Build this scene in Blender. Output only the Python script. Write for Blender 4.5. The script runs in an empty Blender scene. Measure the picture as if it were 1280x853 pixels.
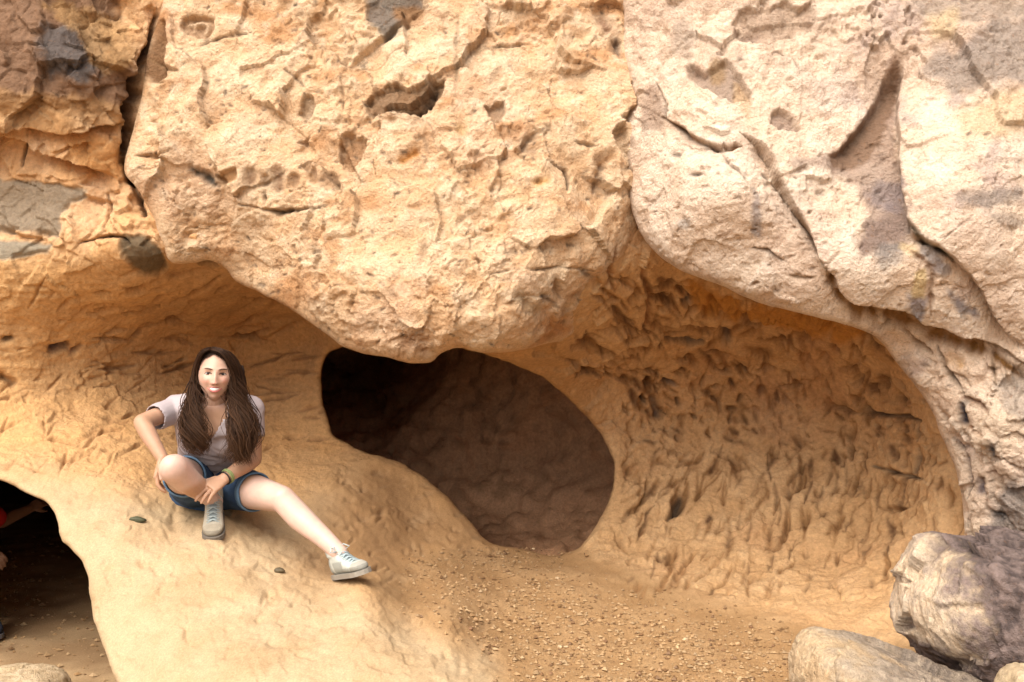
import bpy, math, random
import numpy as np
from mathutils import Vector
SC = bpy.context.scene
COL = SC.collection
f32 = np.float32

# ------------------------------------------------------------------ camera, light, exposure
CAMH, FPX, CX, CY = 1.6, 1244.44, 640.0, 426.5      # eye height, focal length in photo pixels, centre
cam = bpy.data.cameras.new("camera"); cam.lens = 35; cam.sensor_width = 36; cam.clip_end = 2000
camo = bpy.data.objects.new("camera", cam); COL.objects.link(camo)
camo.location = (0, 0, CAMH); camo.rotation_euler = (math.radians(90), 0, 0); SC.camera = camo

SUN_EL, SUN_AZ = math.radians(50), math.radians(207)   # azimuth clockwise from +Y: behind the camera, to the left
world = bpy.data.worlds.new("World"); SC.world = world; world.use_nodes = True
wn = world.node_tree
sky = wn.nodes.new("ShaderNodeTexSky"); sky.sky_type = 'NISHITA'; sky.sun_disc = False
sky.sun_elevation = SUN_EL; sky.sun_rotation = SUN_AZ; sky.dust_density = 4.0; sky.air_density = 1.0; sky.ozone_density = 0.6
hz = wn.nodes.new("ShaderNodeHueSaturation"); hz.inputs["Saturation"].default_value = .35   # hazy, whitish daylight
wn.links.new(sky.outputs[0], hz.inputs["Color"]); wn.links.new(hz.outputs[0], wn.nodes["Background"].inputs[0]); wn.nodes["Background"].inputs[1].default_value = 0.10
sun = bpy.data.lights.new("sun", 'SUN'); sun.energy = 2.1; sun.angle = math.radians(60); sun.color = (1.0, 0.93, 0.82)
suno = bpy.data.objects.new("sun", sun); COL.objects.link(suno)
sv = Vector((math.sin(SUN_AZ)*math.cos(SUN_EL), math.cos(SUN_AZ)*math.cos(SUN_EL), math.sin(SUN_EL)))
suno.rotation_euler = sv.to_track_quat('Z', 'Y').to_euler()
SC.view_settings.view_transform = 'Standard'; SC.view_settings.look = 'None'
SC.view_settings.exposure = 1.2; SC.view_settings.gamma = 1.0

# ------------------------------------------------------------------ numpy helpers
def U(px, py, Y):
    """world point seen at photo pixel (px,py) at distance Y"""
    px = np.asarray(px, dtype=np.float64); py = np.asarray(py, dtype=np.float64); Y = np.asarray(Y, dtype=np.float64)
    return np.stack([(px-CX)/FPX*Y, Y+0*px, CAMH-(py-CY)/FPX*Y], -1)
def V(px, py, Y): return Vector(U(px, py, Y))
def srgb(r, g, b):
    return np.array([((c/255)/12.92 if c/255 <= .04045 else ((c/255+.055)/1.055)**2.4) for c in (r, g, b)])
def sstep(a, b, x):
    t = np.clip((x-a)/(b-a), 0, 1); return t*t*(3-2*t)
_rs = np.random.RandomState(7)
PERM = np.concatenate([_rs.permutation(256)]*3).astype(np.int32)
_g = _rs.normal(size=(256, 3)); GRAD = (_g/np.linalg.norm(_g, axis=1)[:, None]).astype(f32)
RV = _rs.uniform(-1, 1, size=(256, 4)).astype(f32)
def perlin(P, scale, seed=0):
    Q = (P*scale+np.array([seed*17.3, seed*7.1, seed*29.7])).astype(f32)
    I = np.floor(Q).astype(np.int32); F = Q-I; I &= 255
    W = F*F*F*(F*(F*6-15)+10)
    out = np.zeros(Q.shape[:-1], f32)
    for dx in (0, 1):
        hx = PERM[I[..., 0]+dx]; wx = W[..., 0] if dx else 1-W[..., 0]
        for dy in (0, 1):
            hy = PERM[hx+I[..., 1]+dy]; wy = wx*(W[..., 1] if dy else 1-W[..., 1])
            for dz in (0, 1):
                g = GRAD[PERM[hy+I[..., 2]+dz]]
                d = g[..., 0]*(F[..., 0]-dx)+g[..., 1]*(F[..., 1]-dy)+g[..., 2]*(F[..., 2]-dz)
                out += d*wy*(W[..., 2] if dz else 1-W[..., 2])
    return out*1.6
def fbm(P, scale, octv=4, seed=0, gain=.5, ridged=False):
    o = 0; a = 1.0; s = scale; tot = 0
    for k in range(octv):
        n = perlin(P, s, seed+k*3)
        if ridged: n = 1-2*np.abs(n)
        o = o+a*n; tot += a; a *= gain; s *= 2.03
    return o/tot
def worley(P, scale, seed=0):
    """F1, F2-F1, a random tilted plane per cell (fracture facets), cell random"""
    Q = (P*scale+np.array([seed*11.3, seed*5.7, seed*19.1])).astype(f32)
    I = np.floor(Q).astype(np.int32)
    d1 = np.full(Q.shape[:-1], 9, f32); d2 = d1.copy(); pl = np.zeros_like(d1); rid = np.zeros_like(d1)
    for dx in (-1, 0, 1):
        for dy in (-1, 0, 1):
            for dz in (-1, 0, 1):
                J = I+np.array([dx, dy, dz], np.int32); K = J & 255
                h = PERM[PERM[PERM[K[..., 0]]+K[..., 1]]+K[..., 2]]
                D = Q-(J+.5+.42*RV[h, :3])
                d = (D*D).sum(-1)
                m = d < d1
                d2 = np.where(m, d1, np.minimum(d2, d))
                r = RV[(h+101) & 255]
                pl = np.where(m, (D*r[..., :3]).sum(-1), pl); rid = np.where(m, r[..., 3], rid)
                d1 = np.where(m, d, d1)
    a = np.sqrt(d1); return a, np.sqrt(d2)-a, pl, rid
def tps_fit(pts, lam=1e-4):
    C = np.array(pts, float); X = C[:, :2]/400; n = len(X)
    r2 = ((X[:, None]-X[None])**2).sum(-1); Kk = .5*r2*np.log(r2+1e-12)+lam*np.eye(n)
    A = np.zeros((n+3, n+3)); A[:n, :n] = Kk; A[:n, n] = 1; A[:n, n+1:] = X; A[n, :n] = 1; A[n+1:, :n] = X.T
    w = np.linalg.solve(A, np.concatenate([C[:, 2], [0, 0, 0]]))
    def ev(px, py):
        sh = np.shape(px); x = np.ravel(px)/400.; y = np.ravel(py)/400.
        o = w[n]+w[n+1]*x+w[n+2]*y
        for i in range(n):
            r2 = (x-X[i, 0])**2+(y-X[i, 1])**2
            o = o+w[i]*.5*r2*np.log(r2+1e-12)
        return o.reshape(sh)
    return ev
def smooth_line(pts, closed=False, step=4.0, jit=0.0, seed=1):
    """Catmull-Rom through photo points, resampled, with a little roughness"""
    P = np.array(pts, float); n = len(P); out = []
    rng = range(n if closed else n-1)
    for i in rng:
        if closed: p0, p1, p2, p3 = P[(i-1) % n], P[i], P[(i+1) % n], P[(i+2) % n]
        else: p0, p1, p2, p3 = P[max(i-1, 0)], P[i], P[i+1], P[min(i+2, n-1)]
        m = max(1, int(np.linalg.norm(p2-p1)/step)); m = min(m, 60)
        for t in np.arange(m)/m:
            out.append(.5*((2*p1)+(-p0+p2)*t+(2*p0-5*p1+4*p2-p3)*t*t+(-p0+3*p1-3*p2+p3)*t**3))
    if not closed: out.append(P[-1])
    O = np.array(out)
    if jit:
        q = np.concatenate([O/22., np.full((len(O), 1), seed*3.7)], 1)
        O = O+jit*np.stack([fbm(q, 1., 3, seed), fbm(q, 1., 3, seed+9)], 1)
    return O
def line_dist(px, py, L, closed=False, pad=60):
    """distance to a polyline, side (+ left of travel), nearest point"""
    d = np.full(px.shape, 1e9); nx = np.zeros(px.shape); ny = np.zeros(px.shape); sd = np.zeros(px.shape)
    S = len(L) if closed else len(L)-1
    for i in range(S):
        a = L[i]; b = L[(i+1) % len(L)]; v = b-a; vv = v@v+1e-9
        t = np.clip(((px-a[0])*v[0]+(py-a[1])*v[1])/vv, 0, 1)
        qx = a[0]+t*v[0]; qy = a[1]+t*v[1]; dd = (px-qx)**2+(py-qy)**2
        m = dd < d
        d = np.where(m, dd, d); nx = np.where(m, qx, nx); ny = np.where(m, qy, ny)
        sd = np.where(m, np.sign(v[0]*(py-a[1])-v[1]*(px-a[0])), sd)
    return np.sqrt(d), sd, nx, ny
def in_poly(px, py, L):
    c = np.zeros(px.shape, bool); n = len(L); j = n-1
    for i in range(n):
        xi, yi = L[i]; xj, yj = L[j]
        if yi != yj:
            m = ((yi > py) != (yj > py)) & (px < (xj-xi)*(py-yi)/(yj-yi)+xi); c ^= m
        j = i
    return c
def sdist(px, py, L):
    """signed distance, positive inside the closed outline"""
    d, _, nx, ny = line_dist(px, py, L, True)
    return np.where(in_poly(px, py, L), d, -d), nx, ny
def box_mask(px, py, x0, x1, y0, y1, soft):
    return sstep(x0-soft, x0+soft, px)*(1-sstep(x1-soft, x1+soft, px))*sstep(y0-soft, y0+soft, py)*(1-sstep(y1-soft, y1+soft, py))
def axis(lo, a, b, hi, step, grow=1.12):
    mid = list(np.arange(a, b+step, step)); s = step; x = mid[0]; left = []
    while x > lo: s *= grow; x -= s; left.append(x)
    s = step; x = mid[-1]; right = []
    while x < hi: s *= grow; x += s; right.append(x)
    return np.array(left[::-1]+mid+right)

# ------------------------------------------------------------------ object helpers
def link(name, me, parent=None, mat=None):
    o = bpy.data.objects.new(name, me); COL.objects.link(o)
    if parent is not None: o.parent = parent
    if mat is not None: me.materials.append(mat)
    return o
def mesh_np(name, verts, faces, col=None, smooth=True):
    me = bpy.data.meshes.new(name)
    verts = np.asarray(verts, f32).reshape(-1, 3); faces = np.asarray(faces, np.int32); k = faces.shape[1]
    me.vertices.add(len(verts)); me.vertices.foreach_set("co", verts.ravel())
    me.loops.add(faces.size); me.loops.foreach_set("vertex_index", faces.ravel())
    me.polygons.add(len(faces)); me.polygons.foreach_set("loop_start", np.arange(0, faces.size, k, dtype=np.int32))
    me.polygons.foreach_set("use_smooth", np.full(len(faces), smooth))
    me.update(calc_edges=True)
    if col is not None: set_col(me, col)
    return me
def set_col(me, col):
    a = me.attributes.new("tint", 'FLOAT_COLOR', 'POINT')
    a.data.foreach_set("color", np.concatenate([np.asarray(col, f32), np.ones((len(col), 1), f32)], 1).ravel())
def thing(name, label, cat, loc, group=None):
    o = bpy.data.objects.new(name, None); COL.objects.link(o); o.location = loc
    return tag(o, label, cat, group)
def tag(o, label, cat, group=None):
    o["label"] = label; o["category"] = cat
    if group: o["group"] = group
    return o

# ------------------------------------------------------------------ materials
def material(name, rough=.85, grain=(90., .18), bump=((70., .5, .004), (260., .35, .0015)), base=None, spec=.25, sss=0., speck=0.):
    m = bpy.data.materials.new(name); m.use_nodes = True; nt = m.node_tree; N = nt.nodes; L = nt.links
    b = N["Principled BSDF"]; b.inputs["Roughness"].default_value = rough; b.inputs["Specular IOR Level"].default_value = spec
    tc = N.new("ShaderNodeTexCoord")
    if base is None:
        at = N.new("ShaderNodeAttribute"); at.attribute_name = "tint"; c = at.outputs["Color"]
    else:
        at = N.new("ShaderNodeRGB"); at.outputs[0].default_value = (*base, 1); c = at.outputs[0]
    if grain:
        no = N.new("ShaderNodeTexNoise"); no.inputs["Scale"].default_value = grain[0]; no.inputs["Detail"].default_value = 5; no.inputs["Roughness"].default_value = .65
        L.new(tc.outputs["Object"], no.inputs["Vector"])
        mr = N.new("ShaderNodeMapRange"); mr.inputs["From Min"].default_value = .3; mr.inputs["From Max"].default_value = .7
        mr.inputs["To Min"].default_value = 1-grain[1]; mr.inputs["To Max"].default_value = 1+grain[1]
        L.new(no.outputs["Fac"], mr.inputs["Value"])
        mx = N.new("ShaderNodeVectorMath"); mx.operation = 'SCALE'; L.new(c, mx.inputs[0]); L.new(mr.outputs[0], mx.inputs["Scale"]); c = mx.outputs[0]
    if speck:
        vo = N.new("ShaderNodeTexNoise"); vo.inputs["Scale"].default_value = 55.; vo.inputs["Detail"].default_value = 6; vo.inputs["Roughness"].default_value = .75
        L.new(tc.outputs["Object"], vo.inputs["Vector"])
        mr = N.new("ShaderNodeMapRange"); mr.inputs["From Min"].default_value = .57; mr.inputs["From Max"].default_value = .68
        mr.inputs["To Min"].default_value = 0; mr.inputs["To Max"].default_value = speck; L.new(vo.outputs["Fac"], mr.inputs["Value"])
        mi = N.new("ShaderNodeMix"); mi.data_type = 'RGBA'; L.new(mr.outputs[0], mi.inputs["Factor"]); L.new(c, mi.inputs["A"])
        mi.inputs["B"].default_value = (.25, .115, .045, 1); c = mi.outputs["Result"]
    L.new(c, b.inputs["Base Color"])
    prev = None
    for (sc, st, dist) in bump:
        no = N.new("ShaderNodeTexNoise"); no.inputs["Scale"].default_value = sc; no.inputs["Detail"].default_value = 6; no.inputs["Roughness"].default_value = .62
        L.new(tc.outputs["Object"], no.inputs["Vector"])
        bu = N.new("ShaderNodeBump"); bu.inputs["Strength"].default_value = st; bu.inputs["Distance"].default_value = dist*4
        L.new(no.outputs["Fac"], bu.inputs["Height"])
        if prev is not None: L.new(prev, bu.inputs["Normal"])
        prev = bu.outputs[0]
    if prev is not None: L.new(prev, b.inputs["Normal"])
    if sss: b.inputs["Subsurface Weight"].default_value = sss; b.inputs["Subsurface Radius"].default_value = (.012, .005, .003); b.inputs["Subsurface Scale"].default_value = 1.
    return m
M_ROCK = material("sandstone", speck=.6, bump=((28., .5, .007), (90., .9, .004), (300., .5, .0015)))
M_WALL = material("cave_sandstone", grain=(45., .2), speck=.4, bump=((28., .5, .006), (90., .5, .003), (300., .35, .0015)))
M_SAND = material("sand", grain=(140., .2), bump=((120., .35, .002), (400., .4, .001)), speck=.15)
M_BOULD = material("weathered_rock", grain=(60., .25), bump=((45., .6, .006), (180., .5, .002)), speck=.3)
M_SKIN = material("skin", rough=.5, grain=(30., .05), bump=(), sss=.12, spec=.35)
M_HAIR = material("hair", rough=.55, grain=None, bump=(), spec=.12)
M_SHIRT = material("jersey", rough=.9, grain=(500., .05), bump=((900., .15, .0006),), spec=.15)
M_DENIM = material("denim", rough=.9, grain=(420., .25), bump=((700., .3, .0008),), spec=.15)
M_BOOT = material("boot_suede", rough=.8, grain=(220., .12), bump=((300., .3, .001),))
M_PLAIN = material("plain_tint", rough=.55, grain=None, bump=())

# ------------------------------------------------------------------ relief sheets of rock
class Sheet:
    """A curved rock surface: a depth function over a grid of directions, given real distance,
    rounded lips that curl back into the rock, then fracture, cracks, gouges and stains."""
    def __init__(s, xs, ys, depth, outline=None, hole=None, margin=14, lip=(14, .06), curl=.07, seed=0):
        s.xs, s.ys = xs, ys
        gx, gy = np.meshgrid(xs, ys); s.gx, s.gy = gx, gy
        px, py = gx.copy(), gy.copy(); s.keep = np.ones(gx.shape, bool); extra = np.zeros(gx.shape)
        sdt = np.full(gx.shape, 1e3)
        outs = ([(outline, 1)] if outline is not None else [])+[(h, -1) for h in (hole or [])]
        for (O, sg) in outs:
            sd, nx, ny = sdist(gx, gy, O); sd = sd*sg
            s.keep &= sd > -margin
            out = (sd < 0) & (sd > -margin-1)
            ux, uy = nx-gx, ny-gy; ln = np.hypot(ux, uy)+1e-6
            k = .35*np.clip(np.abs(sd)-2.4, 0, None)
            px = np.where(out, nx+ux/ln*k, px); py = np.where(out, ny+uy/ln*k, py)
            w, R = lip
            t = np.clip(1-np.clip(sd, 0, None)/w, 0, 1)
            extra += np.where(sd > -margin-1, R*(1-np.sqrt(np.clip(1-t*t, 0, 1))), 0)
            extra += np.where(out, curl*np.clip(np.abs(sd)-1., 0, None), 0)
            sdt = np.minimum(sdt, sd)
        s.px, s.py, s.sd = px, py, sdt
        s.Y = depth(px, py)+extra
        s.P = U(px, py, s.Y)
        s.normals()
        s.disp = np.zeros(gx.shape); s.col = np.zeros(gx.shape+(3,))
        q = np.stack([gx/30., gy/30., np.full(gx.shape, seed+.5)], -1)
        s.wx = gx+3.2*fbm(q, 1., 3, 40+seed); s.wy = gy+3.2*fbm(q, 1., 3, 60+seed)
        s.cut = np.stack([fbm(q, 1.6, 3, 80+seed)], -1)[..., 0]
        s.stain = 1.; s.soft = 1.; s.pxm = s.Y/FPX       # metres per pixel
    def normals(s):
        du = np.gradient(s.P, axis=1); dv = np.gradient(s.P, axis=0)
        n = np.cross(du, dv); n /= (np.linalg.norm(n, axis=-1, keepdims=True)+1e-12)
        v = np.array([0, 0, CAMH])-s.P; fl = np.sign((n*v).sum(-1)); fl[fl == 0] = 1
        s.N = n*fl[..., None]
    def window(s, x0, x1, y0, y1):
        i0, i1 = np.searchsorted(s.xs, [x0, x1]); j0, j1 = np.searchsorted(s.ys, [y0, y1])
        return (slice(j0, j1), slice(i0, i1))
    def tint(s, w, c, mask):
        c = np.asarray(c); c = c*s.stain if c[0] < .475 else c
        m = np.clip(mask, 0, 1)[..., None]; s.col[w] = s.col[w]*(1-m)+np.asarray(c)*m
    def gouge(s, pts, wd, dp, col=None, mix=.7, sharp=2.0, taper=True):
        """a carved groove or pit: polyline in photo pixels, half width in px, depth in metres"""
        L = np.array(pts, float); pad = wd*6+14
        w = s.window(L[:, 0].min()-pad, L[:, 0].max()+pad, L[:, 1].min()-pad, L[:, 1].max()+pad)
        if s.wx[w].size == 0: return
        d = line_dist(s.wx[w], s.wy[w], L)[0] if len(L) > 1 else np.hypot(s.wx[w]-L[0, 0], s.wy[w]-L[0, 1])
        ln = np.linalg.norm(np.diff(L, axis=0), axis=1).sum() if len(L) > 1 else 0; nz = s.cut[w]
        if ln > 4*wd:
            e = np.minimum(np.hypot(s.wx[w]-L[0, 0], s.wy[w]-L[0, 1]), np.hypot(s.wx[w]-L[-1, 0], s.wy[w]-L[-1, 1])); k = sstep(-.1*ln, .4*ln, e)
            d = d/np.clip((.3+.7*k)*(1+.9*nz), .25, 2); dpk = dp*(.3+.7*k)*np.clip(1+1.2*nz, .2, 2)
        else: dpk = dp
        g = np.exp(-(d/wd)**sharp)
        s.disp[w] -= dpk*g*s.soft
        if col is not None: s.tint(w, col, mix*np.exp(-(d/(wd*1.05))**2)*np.clip(1+nz, .3, 1.3))
    def crack(s, pts, wd=2.2, dp=.06, col=None, mix=.8, jit=2.5, seed=1):
        L = smooth_line(pts, step=5, jit=jit, seed=seed)
        s.gouge(L, wd, dp, col, mix)
    def step(s, pts, h, fade, side=1, sharp=2.0, seed=1):
        """a slab edge: the rock on one side of the line lies h deeper and eases back out over fade px"""
        L = smooth_line(pts, step=4, jit=4.5, seed=seed); pad = fade*3
        w = s.window(L[:, 0].min()-pad, L[:, 0].max()+pad, L[:, 1].min()-pad, L[:, 1].max()+pad)
        d, sg, _, _ = line_dist(s.wx[w], s.wy[w], L)
        # ends taper: weight by the distance to the line's ends
        e = np.minimum(np.hypot(s.gx[w]-L[0, 0], s.gy[w]-L[0, 1]), np.hypot(s.gx[w]-L[-1, 0], s.gy[w]-L[-1, 1]))
        k = sstep(0, 40, e)*np.where(d < e-1e-3, 1, .0)
        s.disp[w] -= h*k*sstep(-sharp, sharp, d*sg*side)*np.exp(-np.clip(d*sg*side, 0, None)/fade)
    def patch(s, poly, col, mix=.8, soft=6, rough=10., dp=0.):
        """a stain or inset face with a ragged outline"""
        L = smooth_line(poly, True, step=8); pad = soft*3+rough
        w = s.window(L[:, 0].min()-pad, L[:, 0].max()+pad, L[:, 1].min()-pad, L[:, 1].max()+pad)
        sd = sdist(s.wx[w], s.wy[w], L)[0]+rough*s.cut[w]
        m = sstep(-soft, soft, sd); s.tint(w, col, mix*m)
        if dp: s.disp[w] -= dp*sstep(-2.0, 2.0, sd)
    def finish(s):
        damp = sstep(-1, 9, s.sd)
        s.P = s.P+s.N*(s.disp*damp)[..., None]
    def faces(s, sel=None):
        H, W = s.gx.shape; idx = np.arange(H*W).reshape(H, W)
        k = s.keep[:-1, :-1] & s.keep[1:, :-1] & s.keep[:-1, 1:] & s.keep[1:, 1:]
        if sel is not None: k &= sel[:-1, :-1]
        q = np.stack([idx[1:, :-1], idx[1:, 1:], idx[:-1, 1:], idx[:-1, :-1]], -1)[k]
        return q
    def build(s, name, mat, sel=None, parent=None):
        q = s.faces(sel); used = np.unique(q); remap = np.full(s.gx.size, -1, np.int32); remap[used] = np.arange(len(used))
        me = mesh_np(name, s.P.reshape(-1, 3)[used], remap[q], s.col.reshape(-1, 3)[used])
        return link(name, me, parent, mat)

C_CREAM = np.array([.65, .415, .235]); C_PALE = np.array([.70, .515, .34]); C_ORANGE = np.array([.50, .25, .085]); C_RUST = np.array([.30, .12, .045])
C_PINK = np.array([.54, .385, .28]); C_WALL = np.array([.42, .245, .11]); C_SANDC = np.array([.49, .345, .195]); C_GREY = np.array([.20, .175, .15])
C_DARK = np.array([.085, .06, .045]); C_PURP = np.array([.20, .16, .16]); C_BROWN = np.array([.27, .155, .085])

# ---- depth of the great back wall with the two alcoves, the ledge and the floor (photo px, px, metres)
PB = [(-500, -500, 4.9), (0, -500, 4.9), (300, -500, 5.1), (800, -500, 5.4), (1300, -500, 5.4), (1780, -500, 5.2),
 (-500, 0, 4.7), (0, 0, 4.58), (100, 0, 4.62), (170, 90, 4.72), (-500, 200, 4.75), (0, 150, 4.55), (100, 150, 4.6), (100, 215, 4.72), (0, 250, 4.78), (150, 260, 4.74), (250, 200, 4.95), (300, 100, 5.1), (500, 100, 5.3), (800, 100, 5.3),
 (-500, 330, 4.8), (0, 330, 4.76), (100, 325, 4.76), (180, 340, 4.83), (265, 335, 4.9), (300, 345, 5.0), (400, 330, 5.3), (550, 330, 5.3),
 (-500, 480, 4.9), (-200, 450, 4.9), (0, 450, 5.0), (100, 430, 5.2), (200, 400, 5.5), (300, 400, 5.9), (380, 420, 6.0), (410, 450, 5.9),
 (0, 540, 4.88), (100, 520, 5.12), (200, 490, 5.55), (300, 480, 6.0), (390, 500, 5.95),
 (-500, 600, 4.6), (-200, 590, 4.6), (0, 595, 4.58), (80, 600, 4.58), (150, 590, 4.72), (230, 575, 5.2), (330, 560, 5.72), (410, 550, 5.8),
 (262, 636, 4.68), (160, 640, 4.36), (330, 640, 4.86), (400, 620, 5.2), (450, 600, 5.5), (500, 588, 5.7), (560, 622, 5.62), (605, 670, 5.5),
 (100, 670, 4.2), (118, 750, 3.95), (150, 720, 4.02), (250, 720, 4.02), (268, 645, 4.5), (267, 678, 4.2), (350, 715, 4.12), (424, 726, 4.16), (450, 724, 4.1), (480, 735, 4.12),
 (130, 800, 3.8), (200, 800, 3.68), (300, 800, 3.62), (400, 790, 3.68), (150, 853, 3.6), (300, 853, 3.4), (450, 853, 3.38), (520, 790, 3.78), (560, 760, 4.05),
 (500, 715, 4.75), (560, 700, 5.1), (650, 692, 5.42), (700, 694, 5.45), (600, 735, 4.75), (700, 740, 4.82), (700, 800, 4.2), (620, 800, 4.0), (640, 853, 3.58), (760, 853, 3.7), (900, 853, 3.75), (850, 780, 4.5), (1000, 800, 4.25),
 (768, 600, 5.75), (745, 668, 5.55), (800, 700, 5.38), (850, 730, 5.1), (950, 752, 4.9), (1050, 765, 4.7), (1120, 780, 4.45), (1180, 800, 4.2), (1300, 853, 3.9),
 (800, 600, 5.82), (900, 620, 5.8), (1000, 620, 5.65), (1100, 640, 5.3), (1180, 650, 4.8), (800, 500, 5.9), (900, 500, 6.0), (1000, 500, 5.9), (1100, 520, 5.5), (1190, 600, 4.85), (1300, 650, 4.6),
 (740, 440, 5.35), (800, 420, 5.4), (900, 430, 5.7), (1000, 440, 5.6), (1080, 450, 5.3), (1150, 520, 5.05),
 (850, 350, 5.0), (950, 385, 5.15), (1050, 410, 5.05), (1100, 430, 4.95), (1250, 450, 4.9),
 (615, 438, 5.0), (680, 470, 5.3), (700, 430, 4.98), (720, 400, 4.8), (760, 375, 4.78), (780, 345, 4.72), (800, 315, 4.72), (640, 400, 5.0), (500, 430, 5.5),
 (100, 1150, 3.3), (300, 1150, 3.0), (640, 1150, 3.0), (1000, 1150, 3.1), (1780, 1150, 3.5), (1780, 700, 4.5), (1780, 300, 4.9), (-500, 1150, 3.6), (-300, 800, 4.2)]
DB = tps_fit(PB, 2e-4)

TUNNEL = smooth_line([(402, 470), (404, 452), (412, 440), (440, 430), (500, 420), (560, 430), (600, 441), (640, 455), (682, 474), (715, 502), (745, 535), (762, 562), (768, 585), (764, 615), (752, 645), (735, 672), (716, 690), (690, 693), (650, 686), (610, 678), (590, 655), (560, 622), (535, 600), (500, 578), (465, 568), (437, 556), (417, 545), (408, 520), (403, 495)], True, 3, 3.2, 3)
LOWHOLE = smooth_line([(-270, 640), (-200, 598), (-60, 592), (0, 600), (35, 617), (62, 630), (72, 652), (78, 676), (97, 695), (110, 722), (115, 765), (127, 800), (139, 835), (150, 870), (170, 1000), (190, 1140), (0, 1145), (-300, 1145), (-300, 800)], True, 4, 3.4, 5)

xs = axis(-500, -12, 1292, 1780, 1.6); ys = axis(-480, -12, 862, 1150, 1.6)
B = Sheet(xs, ys, DB, hole=[TUNNEL, LOWHOLE], margin=13, lip=(13, .05), curl=.05, seed=1)
px, py, P = B.wx, B.wy, B.P
# regional weights (photo directions, soft)
floor_poly = smooth_line([(455, 735), (520, 700), (600, 684), (700, 690), (770, 705), (850, 735), (950, 765), (1050, 790), (1140, 815), (1300, 850), (1300, 1200), (660, 1200), (640, 853), (560, 790)], True, 10)
ledge_poly = smooth_line([(-520, 600), (-100, 590), (0, 585), (90, 590), (170, 610), (240, 625), (330, 640), (420, 600), (450, 575), (510, 590), (560, 630), (600, 684), (520, 702), (450, 735), (560, 790), (640, 853), (660, 1200), (-520, 1200)], True, 10)
FLw = sdist(px, py, floor_poly)[0]; LEw = sdist(px, py, ledge_poly)[0]
wfl = sstep(-16, 16, FLw); wle = sstep(-30, 40, LEw)*(1-wfl); wwall = np.clip(1-wfl-wle, 0, 1)
wright = wwall*sstep(690, 760, px)*sstep(300, 340, py); wleft = wwall*(1-sstep(420, 520, px))*sstep(300, 345, py)
wup = wwall*(1-sstep(285, 340, py))
n1 = fbm(P, 1.3, 4, 1); n2 = fbm(P, 5., 4, 2); n3 = fbm(P, 16., 3, 3); n4 = fbm(P, 45., 2, 4)
Pw = P+.05*np.stack([n2, fbm(P, 5., 2, 12), fbm(P, 5., 2, 22)], -1)
a1, e1, pl1, r1 = worley(Pw, 4.2, 1); a2, e2, pl2, r2 = worley(Pw, 12., 2)
strata = fbm(P*np.array([1., 1., 4.5]), 3.2, 4, 31, ridged=True)
vert = fbm(P*np.array([3.2, 1., .9]), 3.6, 3, 33, ridged=True)
B.disp += wleft*(.05*n1+.015*n2+.010*pl1+.004*pl2+.008*strata+.004*n3+.003*n4)
B.disp += wright*(.05*n1+.022*n2+.022*pl1+.012*pl2+.005*vert*sstep(520, 640, py)+.005*n3+.002*n4)
B.disp += wup*(.05*n1+.025*n2+.06*pl1+.028*pl2+.008*n3+.004*n4)
B.disp += wle*(.035*n1+.016*n2+.005*pl2+.006*n3+.003*n4-.005*sstep(.2, .5, fbm(P, 13., 3, 58)))
B.disp += wfl*(.02*n1+.014*n2+.008*n3+.005*n4)
# colours: by region, with streaky variation, some light and shade put in
mixn = sstep(-.35, .45, n2+.5*n1)[..., None]; mixo = sstep(0, .55, fbm(P*np.array([1., 1., 2.2]), 2.6, 4, 51))[..., None]
cw_l = C_WALL*(1-mixn)+np.array([.47, .27, .115])*mixn; lf = (1-sstep(140, 290, px))[..., None]; cw_l = cw_l*(1+.16*lf); cw_l = cw_l*(1-.3*mixo)+C_ORANGE*.3*mixo  # left part lightened: light falling into the alcove put into its colour
cw_r = np.array([.49, .295, .14])*(1-mixn)+np.array([.55, .35, .18])*mixn; cw_r = cw_r*(1-.25*mixo)+np.array([.44, .22, .10])*.25*mixo
cw_u = C_CREAM*(1-mixn)+C_ORANGE*1.05*mixn*.6+C_CREAM*mixn*.4
cm = sstep(.0, .4, fbm(P, 9., 5, 57, .6))[..., None]
cl = np.array([.43, .312, .185])*(1-mixn)+np.array([.385, .262, .143])*mixn; cl = cl*(1-.25*cm)+np.array([.33, .205, .10])*.25*cm
cf = np.array([.30, .172, .075])*(1-mixn)+np.array([.355, .215, .102])*mixn
bk = (sstep(360, 470, px+.4*(py-600))*(1-sstep(690, 760, py)))[..., None]*.85; cl = cl*(1-bk)+np.array([.33, .18, .075])*bk  # back of the ledge: browner sand, with its warm shade painted into the colour
tot = wleft+wright+wup+wle+wfl+1e-6
rest = np.clip(1-tot, 0, 1)
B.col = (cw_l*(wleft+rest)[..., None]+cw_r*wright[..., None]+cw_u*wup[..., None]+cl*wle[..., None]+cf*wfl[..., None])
B.disp += rest*(.04*n1+.03*pl1)

B.stain = .72
# upper left: blocks, seams and weathered faces
B.gouge([(196, 20), (188, 55), (178, 95), (172, 130), (166, 165), (158, 200), (164, 225), (180, 266)], 8, .14, np.array([.13, .06, .028]), .9)
B.patch([(-400, -400), (150, -400), (150, 0), (120, 20), (150, 60), (178, 95), (170, 130), (110, 150), (40, 130), (-400, 120)], np.array([.17, .085, .048]), .9, 10, 22)
B.patch([(50, 40), (110, 30), (135, 70), (110, 100), (60, 85)], np.array([.11, .095, .09]), .85, 8, 16)
B.patch([(60, 8), (110, 6), (160, 35), (165, 80), (125, 85), (100, 50)], np.array([.44, .25, .10]), .7, 6, 14)
B.patch([(-400, 100), (60, 118), (150, 130), (168, 152), (105, 163), (-400, 160)], np.array([.47, .26, .11]), .7, 8, 12)
B.step([(-60, 165), (20, 164), (60, 168), (105, 164), (140, 158), (170, 152)], .16, 16, 1, seed=3)
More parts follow.
